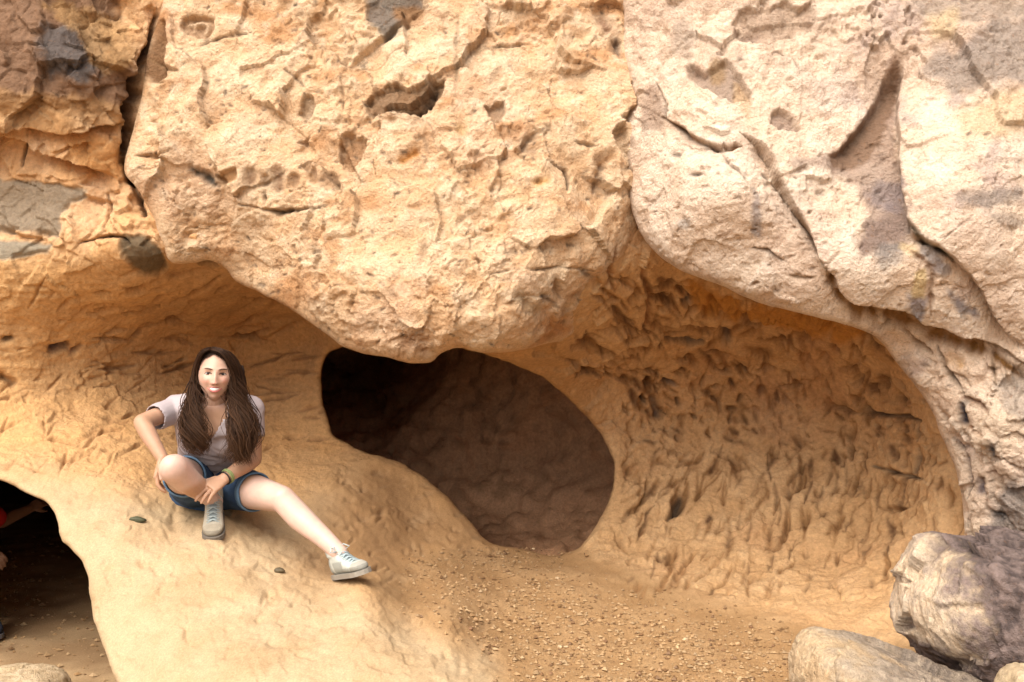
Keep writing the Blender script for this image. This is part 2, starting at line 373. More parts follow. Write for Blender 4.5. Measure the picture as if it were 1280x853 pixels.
B.step([(-60, 178), (10, 182), (50, 196), (95, 208), (130, 216), (152, 222)], .14, 26, 1, seed=4)
B.patch([(85, 175), (150, 172), (160, 195), (148, 222), (95, 205)], np.array([.50, .25, .09]), .8, 6, 8)
B.patch([(-400, 222), (70, 232), (76, 265), (66, 302), (20, 290), (-400, 280)], np.array([.30, .25, .185]), .85, 3, 7, dp=.02)
B.patch([(-400, 300), (20, 300), (6, 325), (-400, 345)], np.array([.30, .28, .22]), .85, 3, 4, dp=.02)
B.step([(-60, 272), (0, 284), (30, 294), (70, 306)], .05, 20, 1, seed=5)
B.step([(70, 232), (100, 240), (130, 250), (160, 262)], .05, 18, 1, seed=6)
B.patch([(150, 298), (175, 293), (195, 305), (210, 335), (195, 345), (165, 335)], np.array([.115, .085, .05]), .9, 4, 6, dp=.015)
B.patch([(243, 330), (258, 323), (275, 334), (255, 338)], np.array([.14, .125, .10]), .85, 3, 3, dp=.05)
B.crack([(95, 305), (125, 297), (150, 296), (160, 306)], 2., .05, C_DARK, .7, seed=8)
B.crack([(20, 190), (22, 215)], 1.6, .04, C_DARK, .7, seed=9)
B.crack([(130, 240), (132, 262), (128, 285)], 1.8, .04, C_BROWN, .7, seed=10)
for L_ in ([(-400, 222), (70, 232), (76, 265), (66, 302), (20, 290), (-400, 280)], [(-400, 300), (20, 300), (6, 325), (-400, 345)]):
    w_ = B.window(-400, 110, 190, 370); B.disp[w_] *= 1-.75*sstep(-6, 8, sdist(B.wx[w_], B.wy[w_], smooth_line(L_, True, 8))[0])
B.stain = 1.
# left alcove: bedding cracks
rs = np.random.RandomState(5)
for k in range(95):
    x = rs.uniform(120, 415); y = rs.uniform(345, 560)
    if y < 345+max(0, (x-300)*.75): continue
    l = rs.uniform(8, 34); a = rs.normal(-.10 if y > 420 else -.25, .18); c = rs.uniform(-3, 3)
    B.crack([(x-l, y-l*math.sin(a)), (x, y+c), (x+l, y+l*math.sin(a))], rs.uniform(1.3, 2.6), rs.uniform(.012, .035), np.array([.25, .125, .055]), rs.uniform(.2, .65), 2, k)
for k in range(60):
    x = rs.uniform(-10, 200); y = rs.uniform(340, 590); l = rs.uniform(6, 26); a = rs.normal(-.5, .5)
    B.crack([(x-l*math.cos(a), y-l*math.sin(a)), (x+rs.uniform(-3, 3), y+rs.uniform(-3, 3)), (x+l*math.cos(a), y+l*math.sin(a))], rs.uniform(1.2, 2.4), rs.uniform(.005, .016), np.array([.28, .13, .05]), rs.uniform(.1, .5), 3, k)
B.gouge([(66, 436), (82, 432)], 5, .05, np.array([.10, .06, .05]), .8); B.gouge([(100, 432), (88, 440)], 3, .03, np.array([.16, .09, .06]), .6)
B.gouge([(3, 425), (16, 424)], 3, .03, C_DARK, .6); B.gouge([(2, 470), (14, 478)], 5, .05, np.array([.2, .11, .06]), .6)
# right alcove: tool marks, root holes, soot
cp = np.array([.24, .12, .045]); rs = np.random.RandomState(11)
def field_angle(x, y):
    if y < 470: return math.radians(28 if x < 1010 else 40)
    if y < 560: return math.radians(62)
    return math.radians(105 if x > 900 else 120)
nk = 0
while nk < 860:
    x = rs.uniform(690, 1205); y = rs.uniform(345, 745)
    lim = 350+max(0, (x-860)*.22) if x > 760 else 470-(x-690)*1.5
    if y < lim or (x < 775 and 470 < y): continue
    if x > 1100 and y < 430+(x-1100)*1.8: continue
    nk += 1
    if y > 620 and rs.rand() < .45: continue
    a = field_angle(x, y)+rs.normal(0, .55 if y < 590 else .22); up = y < 500
    l = rs.uniform(4, 15) if up else (rs.uniform(1, 8) if y < 570 else rs.uniform(3, 20)**1.0)
    if y > 690: l *= .6
    wd = (rs.uniform(1.7, 3.6) if up else rs.uniform(1.5, 3.2))*(.7+.9*rs.rand()**2)
    dp = (rs.uniform(.010, .032) if y < 530 else rs.uniform(.006, .016))*(.5+rs.rand())
    b = rs.uniform(-.25, .25)*l
    B.gouge([(x-l*math.cos(a), y-l*math.sin(a)), (x-b*math.sin(a), y+b*math.cos(a)), (x+l*math.cos(a), y+l*math.sin(a))], wd, dp, np.array([.13, .065, .03]) if rs.rand() < .34 else cp, rs.uniform(.4, .95)*(1 if y < 540 else .9)); 
for (pts, wd, dp, c, m) in [
  ([(1085, 518), (1120, 520), (1150, 527)], 2.2, .05, C_DARK, .8), ([(1148, 530), (1146, 560), (1141, 590)], 2., .04, C_DARK, .6),
  ([(1040, 508), (1070, 514), (1085, 518)], 2., .03, cp, .6), ([(1090, 582), (1128, 592), (1155, 600)], 2.4, .05, C_DARK, .6),
  ([(1095, 630), (1120, 636), (1135, 632)], 3., .06, cp, .7), ([(852, 622), (842, 640), (835, 648)], 5., .09, np.array([.08, .05, .03]), .9),
  ([(906, 600), (904, 632)], 3., .06, cp, .8), ([(983, 630), (982, 665), (966, 690)], 3., .05, cp, .7), ([(1000, 570), (1001, 605), (985, 620)], 3., .06, cp, .8),
  ([(1060, 545), (1063, 572)], 3., .05, cp, .8), ([(810, 595), (808, 620), (795, 640)], 2.6, .05, cp, .7), ([(885, 605), (870, 625)], 2., .04, cp, .6),
  ([(832, 424), (855, 428), (880, 428)], 3., .05, np.array([.07, .06, .055]), .9), ([(818, 502), (824, 518)], 5., .05, np.array([.09, .06, .05]), .85),
  ([(905, 415), (908, 425)], 6., .05, np.array([.09, .065, .06]), .8), ([(925, 395), (930, 400)], 5., .05, np.array([.09, .07, .065]), .8), ([(855, 376), (870, 372)], 4., .04, np.array([.10, .085, .085]), .8),
  ([(830, 480), (845, 484)], 3.4, .04, np.array([.12, .09, .08]), .8), ([(1003, 393), (1006, 402)], 5, .05, C_DARK, .8), ([(1033, 405), (1036, 414)], 5, .05, np.array([.12, .07, .045]), .8),
  ([(812, 330), (808, 350), (815, 372), (808, 405)], 4., .04, np.array([.26, .12, .05]), .8), ([(770, 305), (762, 325), (768, 345), (762, 362)], 4., .03, np.array([.33, .16, .07]), .75),
  ([(765, 660), (785, 690)], 3, .05, cp, .5), ([(870, 690), (850, 712), (845, 722)], 3, .04, cp, .7), ([(845, 685), (832, 704)], 4, .05, cp, .7), ([(905, 690), (885, 715), (862, 728)], 2.6, .03, cp, .6),
  ([(915, 705), (905, 728), (893, 733)], 2.2, .03, cp, .7), ([(700, 448), (740, 462), (790, 480)], 2.5, .04, cp, .6), ([(720, 428), (760, 436)], 3., .04, cp, .7), ([(745, 415), (800, 412)], 3., .04, cp, .6)]:
    B.gouge(smooth_line(pts, step=6, jit=1.5, seed=int(pts[0][0])) if len(pts) > 2 else pts, wd, dp, c, m)
B.patch([(860, 350), (930, 375), (1010, 395), (1080, 412), (1060, 430), (960, 410), (880, 385)], np.array([.42, .19, .04]), .95, 7, 10)   # ochre seam under the overhang
B.patch([(998, 440), (1040, 432), (1060, 500), (1010, 520)], np.array([.46, .25, .12]), .45, 12, 14)
B.patch([(940, 470), (985, 480), (1000, 540), (950, 545)], np.array([.45, .26, .14]), .4, 12, 12)
# ledge: scuffed hollows and a few scratches
rs = np.random.RandomState(21)
for k in range(150):
    x = rs.uniform(80, 620); y = rs.uniform(600, 853); l = rs.uniform(3, 16); a = rs.normal(.1, .7)
    B.gouge([(x-l*math.cos(a), y-l*math.sin(a)), (x+l*math.cos(a), y+l*math.sin(a))], rs.uniform(2, 6), rs.uniform(.002, .009), np.array([.43, .28, .15]), rs.uniform(0, .35))
for k in range(90):
    x = rs.uniform(420, 620); y = rs.uniform(590, 730); B.gouge([(x, y), (x+rs.uniform(-8, 8), y+rs.uniform(-3, 3))], rs.uniform(1.5, 3), rs.uniform(.004, .014), np.array([.30, .19, .1]), rs.uniform(.1, .5))
B.finish()
fs = (B.wx*0+FLw) > 0; ls = (LEw > 0) & ~fs; ws = ~(fs | ls)
o = B.build("cave_wall", M_WALL, ws); o["kind"] = "structure"
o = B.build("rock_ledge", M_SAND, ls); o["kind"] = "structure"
o = B.build("cave_floor", M_SAND, fs); o["kind"] = "structure"

# ------------------------------------------------------------------ the hanging cliff face (centre)
PF = [(180, -500, 4.9), (500, -500, 4.9), (950, -500, 5.0), (200, 0, 4.72), (350, 0, 4.7), (500, 0, 4.66), (650, 0, 4.64), (780, 0, 4.7), (950, 0, 4.9),
 (180, 120, 4.68), (175, 230, 4.66), (300, 120, 4.62), (450, 120, 4.58), (600, 120, 4.52), (760, 120, 4.62), (300, 230, 4.58), (450, 230, 4.48), (600, 230, 4.42), (740, 220, 4.52), (950, 200, 4.95),
 (205, 300, 4.66), (260, 325, 4.72), (300, 345, 4.74), (350, 340, 4.6), (400, 390, 4.52), (425, 425, 4.52), (470, 400, 4.38), (515, 448, 4.40), (520, 380, 4.3), (600, 380, 4.3), (600, 430, 4.40), (640, 330, 4.34),
 (660, 415, 4.46), (700, 400, 4.66), (700, 340, 4.42), (740, 370, 4.72), (760, 300, 4.56), (790, 320, 4.74), (800, 370, 5.25), (720, 430, 5.1), (850, 380, 5.7), (950, 350, 5.9), (730, 390, 4.84), (820, 330, 5.1)]
DF = tps_fit(PF, 2e-4)
OF = smooth_line([(207, -520), (207, -60), (203, 5), (186, 60), (180, 95), (178, 115), (166, 165), (155, 212), (172, 236), (186, 262), (196, 285), (212, 326), (240, 329), (262, 326), (282, 336), (295, 352), (320, 364), (345, 376), (375, 394), (402, 413), (425, 431), (450, 441), (480, 446), (512, 454), (538, 453), (549, 444), (562, 437), (578, 435), (600, 441), (628, 441), (660, 436), (690, 428), (722, 424), (765, 396), (815, 350), (870, 310), (900, 200), (900, -520)], True, 4, 1.6, 2)
F = Sheet(axis(140, 148, 860, 980, 1.6), axis(-480, -12, 470, 480, 1.6), DF, outline=OF, margin=13, lip=(20, .08), curl=.10, seed=2)
P = F.P; px, py = F.wx, F.wy
n1 = fbm(P, 1.5, 4, 1); n2 = fbm(P, 5.5, 4, 2); n3 = fbm(P, 17., 3, 3); n4 = fbm(P, 48., 2, 4)
Pw = P+.06*np.stack([n2, fbm(P, 5., 2, 12), fbm(P, 5., 2, 22)], -1)
a1, e1, pl1, r1 = worley(Pw, 3.4, 1); a2, e2, pl2, r2 = worley(Pw, 10., 2); a3, e3, pl3, r3 = worley(Pw, 26., 3)
low = sstep(230, 330, py); edge = .45+.55*sstep(0, 40, F.sd)
rm = .25+.75*sstep(-.12, .3, fbm(P*np.array([1, 1, 1.4]), 2.1, 3, 66))
ledges = fbm(P*np.array([1., 1., 2.6])+.05*np.stack([n2]*3, -1), 7., 4, 67, ridged=True)
F.disp += edge*(.085*n1+.062*pl1*(1-.45*low)+.02*n2)+(.4+.6*sstep(0, 26, F.sd))*(.016*n2*rm+rm*(.018*pl2+.010*pl3+.012*ledges*(1-.6*low)+.006*n3)+.005*n3+.004*n4)
F.disp -= rm*(.009*sstep(.3, .6, fbm(P*np.array([1, 1, 1.8]), 8., 4, 61, .6))+.006*sstep(.3, .55, fbm(P, 28., 2, 62)))
ramp = sstep(-.4, .5, n2+.4*fbm(P, 14., 3, 8))[..., None]
orange = sstep(.05, .5, fbm(P*np.array([1, 1, 1.6]), 3.3, 5, 71))[..., None]; pinkn = sstep(.05, .5, fbm(P, 2.4, 3, 75))[..., None]
c = C_CREAM*(1-ramp)+C_PALE*ramp; c = c*(1-.4*pinkn)+np.array([.56, .36, .25])*.4*pinkn; c = c*(1-.68*orange)+np.array([.45, .20, .068])*.68*orange
mot = sstep(.0, .36, fbm(P*np.array([1, 1, 1.5]), 10., 5, 78, .64))[..., None]*(.35+.65*rm[..., None]); c = c*(1-.62*mot)+np.array([.40, .195, .08])*.62*mot
pal = sstep(.12, .45, fbm(P, 8., 4, 79, .6))[..., None]; c = c*(1-.55*pal)+np.array([.75, .59, .42])*.55*pal
spk = sstep(.27, .50, fbm(P*np.array([1, 1, 1.3]), 34., 4, 77, .68))[..., None]*.75; c = c*(1-spk)+np.array([.20, .125, .075])*spk
F.col = c
edge_or = (1-sstep(0, 26, F.sd))*sstep(-.2, .3, n2); F.tint((slice(None), slice(None)), np.array([.50, .31, .15]), edge_or*.3)
F.stain = .62; F.soft = .55; F.patch([(176, 98), (184, 55), (204, 25), (208, 62), (198, 95)], np.array([.28, .13, .05]), .9, 5, 8, dp=.05)
dk = np.array([.17, .115, .075]); og = np.array([.46, .21, .065])
F.patch([(458, -15), (520, -15), (530, 10), (505, 35), (480, 50), (462, 28)], np.array([.17, .15, .135]), .85, 6, 12, dp=.02)
F.patch([(495, 10), (530, 6), (528, 28), (500, 32)], og, .7, 5, 8)
F.step([(530, 5), (505, 32), (470, 55), (440, 78), (424, 95)], .05, 18, -1, seed=21)
F.crack([(424, 95), (428, 115), (430, 140)], 1.8, .03, C_BROWN, .6, seed=22)
F.patch([(455, 130), (480, 110), (520, 115), (555, 100), (545, 130), (525, 152), (490, 148), (460, 145)], np.array([.27, .14, .065]), .85, 6, 14, dp=.04)
F.gouge([(500, 142), (530, 140), (545, 112)], 5, .08, C_DARK, .75)
F.patch([(425, 180), (440, 168), (462, 178), (455, 200), (435, 215)], np.array([.40, .19, .08]), .7, 5, 10, dp=.04)
F.patch([(372, 140), (385, 115), (392, 130), (380, 152)], np.array([.28, .18, .11]), .6, 4, 8, dp=.03)
F.patch([(365, 175), (385, 168), (380, 180)], np.array([.30, .15, .08]), .7, 3, 4, dp=.03)
F.patch([(228, 22), (268, 25), (262, 46), (232, 42)], np.array([.46, .24, .12]), .6, 3, 3, dp=.03); F.gouge([(234, 29), (260, 31), (257, 40)], 4, -.05, C_PALE, .5)
F.patch([(390, 20), (402, -5), (415, -10), (398, 22)], og, .7, 4, 5); F.patch([(350, -8), (368, -8), (355, 10), (345, 10)], og*.8, .6, 4, 5)
F.crack([(252, 58), (285, 46), (312, 38)], 1.6, .03, dk, .7, seed=24); F.crack([(270, 50), (300, 44)], 1.5, .03, dk, .5, seed=25)
F.crack([(338, 48), (356, 55)], 3., .03, dk, .5, seed=26); F.crack([(355, 88), (372, 100), (380, 108)], 2, .03, dk, .6, seed=27)
F.gouge([(240, 212), (255, 222), (266, 230)], 5, .06, np.array([.16, .13, .10]), .85); F.patch([(270, 222), (296, 212), (298, 226), (280, 232)], og, .75, 4, 4, dp=.03)
for (x, y, w_, h_) in [(313, 222, 8, 7), (346, 224, 9, 14), (366, 226, 6, 8), (391, 220, 6, 9), (411, 226, 9, 8), (331, 226, 5, 6)]:
    F.gouge([(x, y-h_*.5), (x, y+h_*.5)], w_, .045, np.array([.36, .20, .11]), .7, sharp=4)
F.crack([(296, 256), (330, 262), (355, 266), (385, 262), (410, 256)], 2.4, .05, np.array([.26, .18, .11]), .75, seed=28); F.gouge([(330, 240), (333, 255)], 2.2, .05, dk, .7); F.gouge([(348, 268), (360, 265)], 4, .05, dk, .7)
F.crack([(172, 196), (200, 196), (218, 192)], 2.2, .05, np.array([.4, .22, .1]), .6, seed=29); F.crack([(175, 72), (200, 80), (225, 90)], 2.2, .04, np.array([.42, .25, .12]), .5, seed=30); F.crack([(172, 100), (205, 100)], 2.2, .04, np.array([.42, .25, .12]), .5, seed=31)
F.patch([(605, 135), (630, 132), (625, 155), (610, 150)], np.array([.40, .24, .14]), .65, 3, 5, dp=.045)
F.gouge([(577, 164), (578, 166)], 6, .04, np.array([.48, .30, .12]), .6); F.gouge([(650, 195), (658, 180), (668, 172)], 4, .05, np.array([.36, .23, .14]), .6); F.gouge([(652, 190), (664, 194)], 6, .03, np.array([.38, .24, .15]), .6)
F.crack([(680, 208), (705, 215), (708, 240)], 3, .07, np.array([.22, .14, .09]), .8, seed=33); F.gouge([(748, 205), (748, 238)], 6, .06, np.array([.33, .2, .13]), .75)
F.crack([(612, 55), (640, 52), (664, 48)], 2, .04, np.array([.36, .26, .15]), .65, seed=34); F.crack([(715, 180), (730, 184), (744, 186)], 1.8, .035, np.array([.33, .23, .14]), .65, seed=35)
F.gouge([(757, 22), (764, 30)], 10, .05, np.array([.46, .25, .15]), .7); F.gouge([(774, 44), (774, 66)], 5, .06, np.array([.18, .12, .09]), .8)
F.gouge([(505, 205), (520, 194)], 5, .035, og*1.05, .85); F.gouge([(665, 232), (682, 230)], 4, .03, np.array([.56, .31, .12]), .8)
F.gouge([(571, 15), (572, 75), (568, 120)], 3., .02, np.array([.44, .32, .2]), .5); F.gouge([(508, 432), (522, 424), (530, 440)], 10, .045, np.array([.46, .25, .13]), .75)
F.gouge([(650, 372), (672, 390)], 9, .03, np.array([.47, .31, .17]), .6); F.gouge([(770, 305), (766, 325), (768, 345), (760, 362)], 4, .03, np.array([.36, .17, .07]), .75); F.gouge([(699, 352), (703, 372)], 4, .03, np.array([.38, .2, .09]), .7)
F.crack([(600, 345), (640, 338), (700, 336), (745, 338)], 1.8, .03, np.array([.35, .24, .15]), .6, seed=36); F.gouge([(725, 338), (745, 348)], 4, .02, np.array([.2, .16, .14]), .6); F.gouge([(678, 372), (695, 380)], 3, .02, np.array([.17, .14, .13]), .7)
rs = np.random.RandomState(31)
for k in range(260):     # scalloped hand-picked hollows in the lower bulge, small pits higher up
    x = rs.uniform(200, 790); y = rs.uniform(-10, 430)
    if rs.rand() > .35+.65*sstep(200, 300, y): continue
    l = rs.uniform(2, 13); a = rs.normal(-.7, .6); k2 = rs.rand()
    F.gouge([(x-l*math.cos(a), y-l*math.sin(a)), (x+l*math.cos(a), y+l*math.sin(a))], rs.uniform(1.6, 5.), rs.uniform(.004, .015), (og if k2 < .35 else np.array([.42, .27, .16])), rs.uniform(0, .55))
for k in range(420):
    x = rs.uniform(170, 800); y = rs.uniform(-10, 430); F.gouge([(x, y), (x+rs.uniform(-5, 5), y+rs.uniform(-3, 3))], rs.uniform(1.0, 2.0), rs.uniform(.004, .012), dk, rs.uniform(.3, .85))
F.finish(); o = F.build("cliff", M_ROCK); o["kind"] = "structure"

# ------------------------------------------------------------------ the big pale slab overhanging the right alcove
PG = [(770, -500, 4.8), (1000, -500, 4.6), (1300, -500, 4.5), (1780, -500, 4.6), (778, 0, 4.68), (850, 0, 4.5), (1000, 0, 4.36), (1150, 0, 4.28), (1300, 0, 4.2), (1780, 0, 4.5),
 (785, 120, 4.62), (785, 230, 4.58), (830, 120, 4.4), (950, 120, 4.22), (1100, 120, 4.2), (1200, 120, 4.08), (1300, 120, 4.05), (830, 250, 4.36), (900, 260, 4.12), (1000, 235, 4.08), (1100, 250, 4.1), (1200, 250, 3.92), (1300, 250, 3.98),
 (830, 320, 4.46), (905, 355, 4.31), (950, 330, 4.22), (985, 388, 4.25), (1050, 330, 4.02), (1090, 410, 4.22), (1150, 380, 4.08), (1250, 380, 3.98), (1120, 440, 4.38), (1160, 480, 4.36), (1200, 450, 4.2), (1280, 450, 4.1), (1780, 300, 4.3),
 (1190, 560, 4.38), (1240, 540, 4.15), (1300, 550, 4.08), (1210, 650, 4.36), (1300, 650, 4.1), (1300, 800, 4.1), (1220, 780, 4.3), (1780, 700, 4.3), (1780, 1100, 4.0), (1250, 1100, 4.0)]
DG = tps_fit(PG, 2e-4)
OG = smooth_line([(772, -520), (776, -60), (780, 20), (778, 60), (782, 100), (779, 160), (783, 220), (787, 252), (800, 290), (822, 318), (845, 335), (870, 346), (905, 358), (925, 369), (950, 379), (985, 388), (1030, 399), (1060, 407), (1090, 418), (1103, 430), (1118, 450), (1135, 472), (1155, 497), (1168, 520), (1178, 548), (1192, 580), (1200, 612), (1204, 640), (1206, 665), (1204, 760), (1200, 900), (1200, 1150), (1800, 1150), (1800, -520)], True, 4, 1.5, 4)
G = Sheet(axis(740, 765, 1292, 1800, 1.6), axis(-500, -12, 862, 1150, 1.6), DG, outline=OG, margin=13, lip=(22, .085), curl=.08, seed=3)
P = G.P; px, py = G.wx, G.wy
n1 = fbm(P, 1.4, 4, 5); n2 = fbm(P, 5., 4, 6); n3 = fbm(P, 17., 3, 7); n4 = fbm(P, 48., 3, 8)
Pw = P+.06*np.stack([n2, fbm(P, 5., 2, 12), fbm(P, 5., 2, 22)], -1)
a1, e1, pl1, r1 = worley(Pw, 2.6, 4); a2, e2, pl2, r2 = worley(Pw, 9., 5)
G.disp += (.4+.6*sstep(0, 40, G.sd))*(.05*n1+.022*pl1)+.016*n2+.006*pl2+.005*n3+.0035*n4+.004*fbm(P*np.array([1., 1., 2.2]), 9., 4, 68, ridged=True)
top = 1-sstep(60, 130, py-.1*(px-900)); pil = sstep(430, 480, py)*sstep(1080, 1120, px)
G.disp += top*(.03*n2+.014*n3); G.disp += pil*(.02*n2+.025*pl2+.01*n3)
G.disp -= .010*sstep(.25, .5, fbm(P, 26., 3, 63))
ramp = sstep(-.4, .5, n2+.4*fbm(P, 14., 3, 8))[..., None]; pinkn = sstep(-.05, .45, fbm(P, 2.2, 4, 85))[..., None]
c = np.array([.68, .505, .37])*(1-ramp)+np.array([.74, .60, .475])*ramp; c = c*(1-.5*pinkn)+np.array([.52, .37, .28])*.5*pinkn; mot = sstep(.05, .42, fbm(P*np.array([1, 1, 1.5]), 11., 5, 88, .62))[..., None]; c = c*(1-.5*mot)+np.array([.38, .24, .165])*.5*mot
spk = sstep(.32, .55, fbm(P, 30., 4, 87, .65))[..., None]*.65; c = c*(1-spk)+np.array([.25, .17, .13])*spk
tp = (top*sstep(-.3, .2, n2+n3*.4))[..., None]*.55; c = c*(1-tp)+np.array([.43, .28, .19])*tp
mv_ = (sstep(.12, .45, fbm(P*np.array([1., 1., .8]), 3.4, 5, 91, .62))*sstep(960, 1080, px))[..., None]*.5; c = c*(1-mv_)+np.array([.36, .265, .245])*mv_
pp = (pil*sstep(-.2, .4, n2))[..., None]*.5; c = c*(1-pp)+np.array([.46, .31, .19])*pp
G.col = c
G.stain = .62; G.soft = .6; mv = np.array([.34, .225, .175])
G.patch([(860, 78), (885, 88), (905, 80), (925, 100), (935, 125), (900, 120), (875, 112), (858, 95)], np.array([.38, .25, .18]), .75, 5, 8, dp=.04)
G.patch([(885, 80), (905, 78), (908, 98), (890, 102)], np.array([.46, .28, .13]), .7, 4, 6); G.patch([(918, 100), (935, 118), (938, 150), (922, 130)], np.array([.50, .33, .18]), .6, 4, 6)
G.patch([(800, 112), (820, 108), (832, 150), (815, 165), (798, 160)], np.array([.44, .29, .21]), .7, 5, 8)
G.crack([(818, 104), (826, 126), (833, 146)], 2., .04, dk, .7, seed=41)
G.step([(826, 143), (845, 158), (865, 172), (895, 181), (925, 180)], .06, 14, 1, seed=42); G.crack([(828, 146), (848, 161), (870, 174), (898, 181), (926, 180)], 2.6, .06, np.array([.24, .11, .04]), .85, jit=1.5, seed=42)
G.crack([(896, 182), (912, 200), (925, 216), (944, 238)], 1.3, .02, np.array([.33, .22, .15]), .6, seed=43)
CR = [(925, 165), (950, 178), (967, 195), (976, 218), (990, 250), (1004, 280), (1016, 308), (1024, 322), (1034, 340), (1046, 362), (1056, 376), (1080, 386), (1110, 391), (1135, 399), (1160, 412), (1190, 424), (1225, 434), (1255, 444), (1290, 458)]
G.step(CR, .085, 30, 1, sharp=1.6, seed=44)
G.crack(CR, 2.3, .05, np.array([.26, .14, .065]), .75, jit=1.5, seed=44)
G.patch([(1030, 348), (1045, 372), (1070, 388), (1110, 394), (1165, 415), (1230, 440), (1225, 446), (1150, 424), (1100, 404), (1060, 396), (1036, 368)], np.array([.42, .22, .075]), .8, 3, 5)
G.gouge(smooth_line([(1036, 356), (1052, 388), (1080, 402), (1110, 408), (1135, 416), (1160, 428), (1190, 440), (1225, 449), (1255, 458), (1290, 474)], jit=2), 7., .035, np.array([.36, .17, .05]), .95, sharp=3)
G.gouge([(1022, 325), (1032, 345)], 6, -.05, np.array([.58, .43, .30]), .6)
# recess between the two upper slabs
G.step([(1030, 194), (1050, 188), (1065, 172), (1082, 150), (1095, 120), (1108, 92), (1120, 72)], .08, 24, 1, sharp=2.0, seed=45)
G.step([(1130, 66), (1124, 100), (1121, 140), (1124, 190), (1128, 240), (1134, 278), (1150, 298), (1170, 310), (1190, 322), (1212, 346), (1232, 376), (1255, 415), (1290, 446)], .09, 40, 1, sharp=1.8, seed=46)
G.patch([(1112, 75), (1124, 75), (1120, 130), (1126, 200), (1130, 260), (1120, 300), (1070, 320), (1085, 250), (1040, 215), (990, 200), (1060, 182), (1090, 135)], np.array([.42, .275, .205]), .75, 8, 12)
G.patch([(1118, 70), (1126, 72), (1120, 110), (1108, 150), (1092, 190), (1070, 206), (1046, 204), (1036, 192), (1054, 182), (1076, 152), (1100, 110)], np.array([.30, .17, .10]), .85, 4, 8)  # dark band painting the shade under the overhanging slab
G.patch([(1085, 280), (1130, 245), (1136, 285), (1130, 310), (1075, 312)], np.array([.30, .205, .17]), .7, 10, 18); G.patch([(1090, 230), (1125, 225), (1125, 255), (1095, 250)], np.array([.33, .27, .28]), .6, 8, 14); G.patch([(1100, 305), (1130, 305), (1128, 330), (1095, 335)], np.array([.28, .25, .23]), .6, 8, 14)
G.crack([(1133, 275), (1150, 298), (1165, 305), (1182, 320), (1195, 332)], 3., .06, np.array([.20, .14, .08]), .8, jit=1.5, seed=47)
G.patch([(1150, 308), (1175, 320), (1190, 350), (1175, 352), (1155, 330)], np.array([.27, .26, .30]), .65, 6, 10); G.patch([(1185, 370), (1205, 385), (1225, 405), (1205, 402)], np.array([.19, .18, .22]), .75, 5, 8); G.patch([(1138, 376), (1158, 380), (1152, 402), (1140, 398)], np.array([.26, .25, .32]), .7, 5, 8)
G.patch([(1128, 300), (1142, 300), (1148, 318), (1132, 318)], np.array([.55, .40, .22]), .7, 4, 6); G.patch([(1145, 345), (1158, 340), (1155, 378), (1142, 378)], np.array([.50, .36, .15]), .7, 4, 5)
G.crack([(1135, 310), (1155, 330), (1167, 350), (1164, 375), (1163, 398)], 4., .03, np.array([.40, .22, .12]), .7, jit=1.5, seed=48)
G.patch([(1170, 70), (1300, 20), (1300, 100), (1220, 110), (1190, 125), (1172, 100)], np.array([.35, .29, .25]), .7, 14, 22); G.patch([(1150, -10), (1300, -10), (1300, 30), (1160, 28)], np.array([.40, .32, .26]), .6, 12, 20)
G.patch([(1160, 20), (1195, 22), (1190, 45), (1165, 40)], np.array([.60, .44, .25]), .6, 8, 10); G.patch([(1200, 140), (1290, 110), (1290, 160), (1215, 172)], np.array([.54, .37, .20]), .6, 10, 16)
G.patch([(1195, 248), (1240, 238), (1275, 240), (1245, 258), (1205, 256)], np.array([.30, .24, .20]), .7, 6, 10); G.patch([(1238, 270), (1280, 272), (1275, 284), (1245, 280)], np.array([.36, .27, .21]), .6, 5, 8)
G.crack([(1180, 300), (1200, 282), (1215, 268)], 1.3, .02, np.array([.36, .25, .18]), .6, seed=49); G.patch([(920, 15), (1010, 10), (1000, 45), (930, 48)], np.array([.40, .25, .16]), .6, 10, 16, dp=.03); G.patch([(840, 30), (862, 20), (866, 70), (845, 72)], np.array([.45, .34, .26]), .6, 8, 12)
G.patch([(938, 230), (952, 240), (950, 300), (940, 295), (945, 262)], np.array([.33, .28, .28]), .65, 4, 8); G.patch([(850, 276), (866, 274), (866, 284), (852, 286)], np.array([.45, .44, .44]), .5, 3, 4); G.crack([(940, 313), (960, 318), (985, 330)], 1.7, .025, np.array([.3, .22, .17]), .65, seed=50)
G.gouge([(958, 212), (966, 216)], 3, .02, C_GREY, .6); G.gouge([(838, 192), (846, 193)], 3, .02, C_GREY, .6); G.gouge([(1027, 236), (1033, 236)], 3.4, .03, C_GREY, .6); G.gouge([(862, 218), (882, 217)], 2, .02, C_GREY, .6); G.gouge([(930, 45), (945, 40)], 6, .04, mv, .6)
G.crack([(960, 85), (968, 70), (990, 75), (1000, 100)], 1.4, .02, np.array([.42, .3, .22]), .5, seed=51); G.patch([(967, 140), (985, 138), (998, 158), (975, 155)], mv*1.2, .7, 4, 8, dp=.03)
G.gouge([(935, 358), (950, 352)], 2., .02, np.array([.36, .18, .08]), .7); G.crack([(986, 345), (1002, 352), (1018, 352)], 2, .025, np.array([.4, .25, .14]), .6, seed=52)
